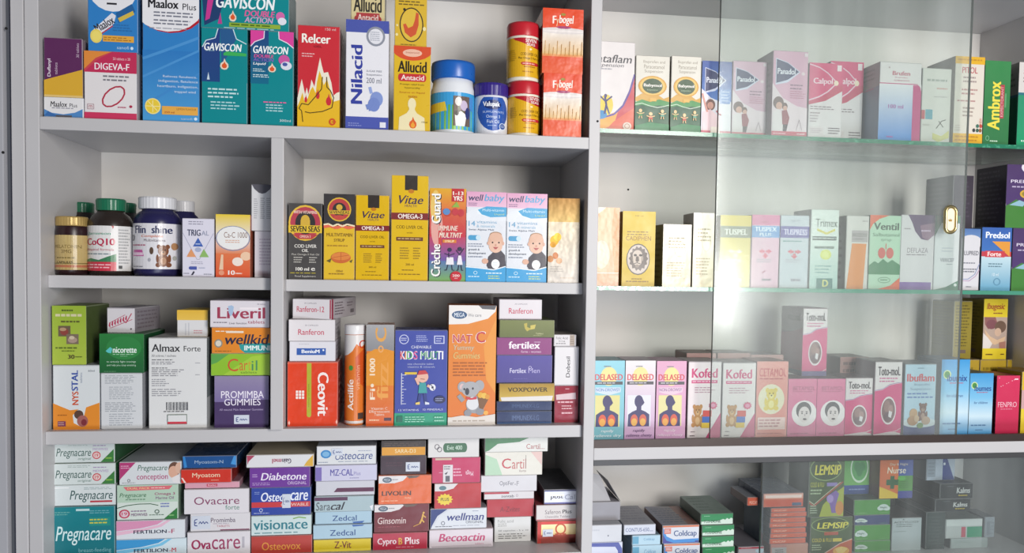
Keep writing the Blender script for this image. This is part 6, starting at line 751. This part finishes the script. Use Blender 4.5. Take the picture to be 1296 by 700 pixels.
rowbox('shorter sky blue ibuprofen syrup carton with a green dot', (1226.5, 1256, 472.5, 556), 'wb', G3-.004, .055, '#78b8dc', '#2a4a64', ibu('ibumes'), tc='#34526a')
rowbox('hot pink carton with thin white capitals near the photo edge', (1260.5, 1289.5, 475.5, 556), 'wb', G3-.004, .05, '#c82a52', '#6a2034', [r(0, 0, 1, 1, '#cc3058', '#c22a50'), t('FENPRO', .08, .45, .9, .54, '#e4b0bc', b=.004), l(.2, .56, .8, .59, 1, '#d88098')]+[e(.1+.8*((q*37) % 10)/10, .04+.16*((q*53) % 10)/10, .025, .008, '#e8a0b0') for q in range(7)]+[r(.76, .05, .92, .07, '#f0d8dc')], tc='#8a2c40')
rowbox('yellow carton cut off by the photo edge next to the hot pink one', (1292.5, 1330, 470, 556), 'wb', G3-.004, .05, '#d8b82a', '#a08420', [r(0, .6, 1, 1, '#e0c83c', '#d8b82a'), r(0, .3, .2, .6, '#c8a0a0')], tc='#8a6c24')
ib = lambda: [r(0, 0, 1, .3, '#d8c02c'), r(0, .8, 1, 1, '#dcc428'), r(0, .3, 1, .82, '#b09a8c'), p('#8a5a58', (.04, .3), (.5, .3), (.62, .44), (.2, .5), (.06, .42)), e(.34, .42, .22, .08, '#7a4a50'), e(.72, .46, .24, .1, '#6a5244'), p('#cfae8c', (.05, .5), (.3, .62), (.6, .68), (.95, .62), (.9, .7), (.5, .76), (.2, .7)), e(.62, .55, .14, .07, '#c8a890'), p('#d8d0c8', (0, .56), (.2, .64), (.4, .74), (.3, .82), (0, .82)), p('#a07060', (.68, .72), (.96, .7), (.96, .82), (.7, .82)), t('Ibugesic', .12, .07, .88, .2, '#a8442c', sh=.2, b=.012), l(.4, .22, .9, .26, 1, '#8a4a2c'), l(.14, .9, .5, .95, 1, '#6a4a1c'), l(.76, .9, .94, .94, 1, '#6a4a1c')]
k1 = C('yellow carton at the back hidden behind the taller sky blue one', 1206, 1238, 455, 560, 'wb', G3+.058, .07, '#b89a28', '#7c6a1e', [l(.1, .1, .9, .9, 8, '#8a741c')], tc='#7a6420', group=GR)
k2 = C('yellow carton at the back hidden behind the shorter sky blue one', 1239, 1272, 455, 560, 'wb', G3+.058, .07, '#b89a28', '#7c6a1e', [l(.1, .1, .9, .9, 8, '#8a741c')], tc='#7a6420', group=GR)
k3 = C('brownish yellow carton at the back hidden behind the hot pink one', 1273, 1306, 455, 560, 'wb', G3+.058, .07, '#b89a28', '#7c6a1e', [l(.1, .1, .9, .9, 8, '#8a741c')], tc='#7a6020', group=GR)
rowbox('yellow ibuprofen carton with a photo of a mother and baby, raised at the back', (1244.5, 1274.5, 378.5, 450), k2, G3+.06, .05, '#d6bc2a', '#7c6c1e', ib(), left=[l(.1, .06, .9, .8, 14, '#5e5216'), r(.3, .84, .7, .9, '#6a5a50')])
rowbox('yellow carton turned into shade beside the raised mother and baby carton', (1207, 1230, 381, 450), k1, G3+.062, .05, '#8c7c26', '#7c7030', [l(.1, .06, .9, .8, 14, '#5e5216'), r(.3, .84, .7, .9, '#6a5a50')], left=[l(.1, .06, .9, .8, 14, '#6a602a')])  # dimmed yellow: the shade is painted into the carton's colours
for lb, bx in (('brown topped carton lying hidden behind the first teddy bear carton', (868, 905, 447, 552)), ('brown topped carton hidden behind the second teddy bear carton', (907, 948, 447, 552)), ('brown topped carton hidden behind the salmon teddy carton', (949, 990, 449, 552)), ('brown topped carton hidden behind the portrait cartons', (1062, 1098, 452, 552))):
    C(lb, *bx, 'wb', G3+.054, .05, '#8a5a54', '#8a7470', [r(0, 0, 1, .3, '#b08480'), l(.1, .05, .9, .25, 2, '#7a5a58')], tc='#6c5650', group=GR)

# ---- lower case, cold remedies
L4 = .045
def low(label, box, on, fc, sc, art, dy=0, d=.085, kind='lie', **k): return C(label, *box, on, L4+dy, d, fc, sc, art, group=GR, kind=kind, **k)
a = low('white carton with a rounded blue corner, lowest beside the partition', (742, 788, 686.5, 712), 'lb', '#c8ccdc', '#9094a8', [p('#46509a', (0, 0), (.9, 0), (1, .3), (1, 1), (.9, 1), (.88, .4), (.8, .2), (0, .16))], dy=-.006)
a = low('plain white carton in front of the torn open one', (742, 787, 664.5, 686), a, '#c8cad0', '#a0a2a8', [e(.62, .64, .02, .05, '#6a6c78'), l(.1, .2, .4, .4, 1, '#b8bac2')], dy=-.006)
# a torn open carton leaning at the partition
X0, Z0 = W(752, 664, L4); X1, Z1 = W(783, 611, L4+.03)
tb = bpy.data.objects.new('opened_carton', None); COL.objects.link(tb); tb.location = (W(742, 650, L4+.02)[0], L4+.012, a['z'])
ob_w = W(783, 650, L4+.02)[0]-tb.location.x
pm = PM(); carton_faces(pm, 0, ob_w, 0, .075, 0, .026, '#8c8a90', '#7c7a80', '#96949a')
link('carton_body', pm.mesh('carton_body', M['card']), tb)
def slab(name, pts, th, c):
    pm = PM(); c = lin(c); n = Vector(pts[1])-Vector(pts[0]); n = n.cross(Vector(pts[2])-Vector(pts[0])).normalized()*th
    q = [tuple(Vector(x)+n) for x in pts]; pm.face(list(pts), c); pm.face(q[::-1], c)
    for i in range(len(pts)): pm.face([pts[i-1], pts[i], q[i], q[i-1]], c)
    link(name, pm.mesh(name, M['card']), tb)
slab('open_flap', [(0.008, .004, .026), (ob_w*.72, .004, .026), (ob_w*.5, .03, .056), (0.002, .03, .062)], .0006, '#b9b9bd')
slab('open_flap', [(ob_w, .002, .026), (ob_w, .06, .026), (ob_w*.62, .07, .052), (ob_w*.72, .022, .050)], .0006, '#8e8c92')
setprops(tb, 'grey carton torn open with raised flaps, leaning by the partition', 'medicine box', GR)
a = low('pale blue cold capsule carton, lowest under the white painkiller carton', (800, 838, 690, 705), 'lb', '#a9c8d8', '#7a94a4', [r(0, .08, .22, .9, '#5a9ab8'), t('Coldcap', .4, .25, .8, .62, '#6a98b8', b=.006)])
a = low('pale blue cold capsule carton, directly under the white painkiller carton', (800, 836, 677.5, 690), a, '#a9c8d8', '#7a94a4', [r(0, .08, .22, .9, '#5a9ab8'), t('Coldcap', .4, .25, .8, .62, '#6a98b8', b=.006)])
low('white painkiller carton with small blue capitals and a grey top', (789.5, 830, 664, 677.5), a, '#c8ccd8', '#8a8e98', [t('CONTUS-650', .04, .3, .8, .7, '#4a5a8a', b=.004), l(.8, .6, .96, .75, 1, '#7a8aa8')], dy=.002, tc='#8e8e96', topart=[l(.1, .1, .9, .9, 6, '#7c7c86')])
cc = lambda: [r(0, 0, 1, .1, '#c8704a'), p('#3a84c8', (0, .1), (.1, .6), (.3, .8), (1, .76), (1, 1), (0, 1)), r(.9, .88, 1, 1, '#3a4a8a'), p('#3a3a8c', (0, .5), (.1, .84), (.3, .98), (1, .96), (1, 1), (0, 1)), r(.03, .14, .22, .46, '#c87a70'), l(.05, .2, .2, .4, 2, '#e4d0cc'), t('Coldcap', .3, .28, .94, .7, '#2a4a80', b=.01)]
a = low('white and blue cold capsule carton with an orange top edge, lower of two', (840, 886, 688, 711), 'lb', '#ccd0d8', '#6a7484', cc(), dy=.002)
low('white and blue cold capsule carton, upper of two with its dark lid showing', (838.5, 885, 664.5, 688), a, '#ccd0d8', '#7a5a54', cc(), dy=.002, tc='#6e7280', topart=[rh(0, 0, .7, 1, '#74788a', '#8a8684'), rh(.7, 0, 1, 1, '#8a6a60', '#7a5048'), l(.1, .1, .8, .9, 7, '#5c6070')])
td = lambda: [r(0, 0, 1, .6, '#1f7a46', '#22844c'), p('#c4d4c8', (0, .72), (.2, .68), (.4, .74), (.6, .62), (.7, .5), (.76, .6), (.82, .42), (.88, .55), (.95, .4), (1, .5), (1, 1), (0, 1)), t('TUS-DONE', .07, .56, .62, .86, '#28523a', b=.012), l(.08, .14, .3, .26, 1, '#8ac09c')]
a = None
for lb, (x0, x1, y0, y1), dy in (('green and white cold tablet carton, lowest of four', (889, 930, 692, 706), .002), ('green and white cold tablet carton, second from below of four', (888.5, 929, 678.5, 692), .0), ('green and white cold tablet carton, third from below of four', (888.5, 929.5, 664.5, 678.5), .001), ('green and white cold tablet carton, topmost of four with its lid showing', (887, 928, 650, 664.5), .002)):
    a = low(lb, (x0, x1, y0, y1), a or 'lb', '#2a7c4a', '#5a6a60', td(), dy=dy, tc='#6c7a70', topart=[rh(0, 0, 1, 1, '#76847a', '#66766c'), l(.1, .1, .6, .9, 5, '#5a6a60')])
low('small red edged carton at the back between the green and the orange stacks', (934, 967, 692, 712), 'lb', '#b8b0b8', '#7a747c', [r(0, 0, 1, .24, '#b03a4c'), l(.1, .05, .6, .18, 1, '#e0c0c4'), e(.85, .6, .18, .3, '#b8d0dc')], dy=.012)
a = low('pinkish carton with a grey label under the stack of thin orange cartons', (975, 1023, 688, 706), 'lb', '#b87a70', '#7a4a48', [r(.02, .3, .42, .95, '#a8a4a4'), l(.12, .45, .36, .85, 2, '#5a5658'), r(.42, 0, 1, 1, '#c08a78')], dy=.004, d=.07)
wd_ = ['lowest', 'second', 'third', 'fourth', 'fifth', 'sixth', 'topmost']
yy = 688.0
for q in range(7):
    y1 = yy; yy -= 6.6 if q < 6 else 5.4
    a = low('thin orange capsule carton, %s of seven under the flat glossy one' % (wd_[q] if q in (0, 6) else wd_[q]+' from below'), (974+(q % 3)*.8+(0 if q < 6 else 2), 1020+(q % 2)*1.2, yy, y1), a, '#cc5634', '#55606e', [t('MUCAP', .08, .34, .44, .76, '#e8b8a0', b=.004), l(.66, .3, .96, .7, 1, '#b04428'), r(0, .9, 1, 1, '#a84428')], dy=.002+.001*(q % 2), d=.08)
low('flat glossy salmon carton lying crosswise on the thin orange stack', (966, 1017, 624.5, 642), a, '#c8644a', '#5a5e6a', [r(0, 0, 1, .4, '#e4b0a0', '#d88a70'), r(.04, .1, .96, .32, '#f0d4c8'), p('#c8543a', (0, .5), (1, .45), (1, 1), (.1, .96)), r(.72, .7, .96, .95, '#4a5a74')], dy=.006, d=.085, mat='film', tc='#7a7e88')  # pale upper bands are glare painted into the colour
a = None
a = low('orange capsule carton standing edge on behind the pane edge, in shade', (947, 967.5, 640, 706), 'lb', '#56616f', '#4c5866', [l(.1, .1, .9, .9, 9, '#6a7684'), p('#8a3a3c', (0, .55), (1, .85), (1, .98), (0, .68))], dy=.022, d=.06, kind='stand', tc='#7a828c')  # grey blue instead of orange, shade painted into the carton's colour
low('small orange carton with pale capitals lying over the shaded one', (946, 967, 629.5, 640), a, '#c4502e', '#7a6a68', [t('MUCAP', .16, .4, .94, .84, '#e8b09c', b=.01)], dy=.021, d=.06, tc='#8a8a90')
lem = lambda kind_: [r(0, 0, 1, 1, '#4a5c30', '#3c4a2a'), e(.46, .2, .46, .2, '#8aa060'), e(.46, .2, .44, .185, '#364824'), t('LEMSIP', .14, .13, .9, .3, '#d8cc48', sh=.15, b=.03)]+([t('COLD & FLU', .03, .42, .42, .5, '#b8b83a', b=.006), r(.5, .43, .8, .49, '#8a7ab0'), l(.03, .53, .4, .64, 2, '#a8b890'), p('#a0a83c', (.3, 1), (.4, .8), (.7, .62), (1, .5), (1, 1)), s('#b04a3c', .03, (.0, .76), (.14, .82), (.5, .64), (.96, .42)), s('#d8d0b0', .015, (.0, .73), (.14, .79), (.5, .61), (.9, .42)), p('#7a5aa0', (.5, .66), (.76, .56), (.86, .62), (.78, .78), (.84, .94), (.66, .94), (.6, .8)), e(.88, .86, .12, .12, '#c8843a'), e(.6, .7, .1, .07, '#a48ac0'), l(.03, .8, .24, .95, 4, '#b0bca0')] if kind_ else [r(.32, .39, .66, .48, '#a84a30'), t('COLD & FLU', .03, .56, .5, .66, '#c8b43a', b=.006), r(.53, .57, .75, .66, '#c8b43a'), l(.03, .72, .3, .9, 3, '#a8b490'), p('#b8542c', (.3, 1), (.7, .72), (1, .6), (1, 1)), s('#d8b0a0', .02, (.3, 1), (.7, .72), (1, .6)), e(.74, .92, .2, .12, '#d89c3a'), p('#e0c070', (.6, .86), (.74, .8), (.9, .86), (.8, .98), (.66, .98))])
a = low('dark green cold and flu sachet carton with an orange corner, the lower one', (1022, 1079, 654.5, 706), 'lb', '#44562c', '#343c28', lem(0), d=.06, tc='#4a4034')
le = low('dark green cold and flu sachet carton with a purple figure, the upper one', (1014, 1069, 578, 645), a, '#44562c', '#3a4634', lem(1), d=.06)
gs = None
gc = lambda cl: [e(cl, .5, .14, .2, '#c4d0c8'), e(cl-.08, .58, .1, .16, '#c4d0c8'), e(cl+.09, .6, .1, .16, '#c4d0c8'), t('Night', cl-.1, .46, cl+.1, .62, '#3a5a4a'), l(.06, .85, .4, .93, 1, '#8ab07a'), l(.72, .85, .96, .93, 1, '#7aa86a')]
for lb, x0, x1, y0, y1, cx in (('leaf green cold tablet carton with a white cloud badge, lowest of its pile', 1081.5, 1127, 684.5, 706, .17), ('leaf green cold tablet carton with a cloud badge, second from below of its pile', 1081.5, 1127, 664.5, 684.5, .17), ('navy night carton squeezed between the leaf green ones', 1081.5, 1126.5, 652, 664.5, .17), ('leaf green cold tablet carton with its badge off centre, topmost of its pile', 1081, 1127, 632.5, 652, .82)):
    nv = 'navy' in lb
    gs = low(lb, (x0, x1, y0, y1), gs or 'lb', '#2e3a6a' if nv else '#458a34', '#24402a', gc(cx), d=.09, tc='#4a5a3c', dy=.004)
low('green and blue carton with a white ring around a clover, raised behind the others', (1068, 1101, 578, 619.5), gs, '#5a9a4a', '#5a5a34', [r(0, 0, 1, .76, '#549648', '#6aa854'), e(.6, .3, .36, .4, '#c8d8c0'), e(.6, .3, .31, .34, '#4f9a50'), e(.5, .26, .12, .13, '#2c7a3c'), e(.7, .26, .12, .13, '#2c7a3c'), e(.6, .4, .12, .13, '#2c7a3c'), r(0, .76, 1, 1, '#344a8c'), l(.2, .84, .9, .92, 1, '#8a9acc')], dy=.03, d=.05)
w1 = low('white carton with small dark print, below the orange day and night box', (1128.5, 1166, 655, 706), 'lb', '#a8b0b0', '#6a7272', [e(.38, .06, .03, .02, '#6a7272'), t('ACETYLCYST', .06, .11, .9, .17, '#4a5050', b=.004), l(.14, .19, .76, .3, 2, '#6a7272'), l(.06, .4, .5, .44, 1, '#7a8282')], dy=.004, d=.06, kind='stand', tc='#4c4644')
low('orange and blue day and night capsules carton with a green cross', (1110, 1155, 580, 645), max(w1['z'], gs['z'])+.0004, '#c8642c', '#8a4a28', [rh(0, 0, .56, 1, '#c8602c', '#cc6a30'), p('#d8b430', (0, .7), (.3, .8), (.56, .9), (.56, 1), (0, 1)), r(.56, 0, 1, .5, '#36448c', '#3c5494'), r(.56, .44, 1, .82, '#4f8a3c'), r(.56, .82, 1, 1, '#3a3f8a'), t('Day & Night', .3, .12, .84, .2, '#d8c8b0', b=0), t('Nurse', .22, .22, .78, .38, '#e8dcc4', sh=.1, b=.006), r(.32, .44, .44, .76, '#2c5a34'), r(.2, .53, .56, .67, '#2c5a34'), e(.66, .5, .12, .06, '#5aa84a'), l(.6, .56, .9, .76, 4, '#3a6a2c')], dy=.006, d=.05, kind='stand')
b_ = low('white carton below the white and green striped tablet carton', (1203, 1250, 681, 706), 'lb', '#a8b2b0', '#5a6462', [l(.1, .2, .6, .5, 2, '#98a2a0'), r(.84, 0, 1, 1, '#98a2a0')], dy=.004)
low('white tablet carton with a red stripe and a green end panel', (1197, 1243.5, 657, 681), b_, '#b4b8b4', '#5a6664', [r(0, 0, 1, .34, '#c4c8c4', '#ccd0cc'), r(.42, .4, .54, .96, '#b85260'), r(.58, .4, 1, .98, '#1f8a62')], dy=.003)
low('small grey carton at the end of the white and green tablet carton', (1246.5, 1259, 654.5, 681), b_, '#8a9096', '#60666c', [r(.15, .2, .5, .9, '#787e84'), l(.55, .2, .95, .9, 4, '#787e84')], dy=.003, d=.04)
kb = low('low dark carton holding up the two black tablet cartons', (1172, 1196, 648, 706), 'lb', '#3c4442', '#343a3a', [l(.1, .1, .9, .9, 9, '#4c5452')], dy=.004, d=.075)
kr = lambda: [t('Kalms', .5, .26, .92, .66, '#c8c8c4', sh=.1, b=.02), l(.56, .72, .86, .94, 1, '#b8a03a'), l(.2, .1, .46, .25, 1, '#5a5c60')]
k1 = low('black tablet carton with silver lettering, lower of two', (1184, 1228.5, 631.5, 648), kb, '#26282a', '#2c2e30', kr(), d=.1, dy=.003, tc='#3a3c3e')
k2 = low('black tablet carton with silver lettering, upper of two', (1190, 1231.5, 612, 631.5), k1, '#26282a', '#2c2e30', kr(), d=.1, dy=.003, tc='#3a3c3e')
low('white and blue carton partly cut off by the lower track, on the black tablet cartons', (1173, 1209, 578, 605), k2, '#a8b0bc', '#6a727a', [r(0, .1, .3, .86, '#8a929c'), l(.04, .2, .28, .8, 4, '#7a828c'), p('#2c3c7c', (.56, 0), (.7, 0), (.9, .7), (1, 1), (.56, 1)), e(.62, .3, .04, .06, '#d0d4dc')], dy=.02, d=.05)
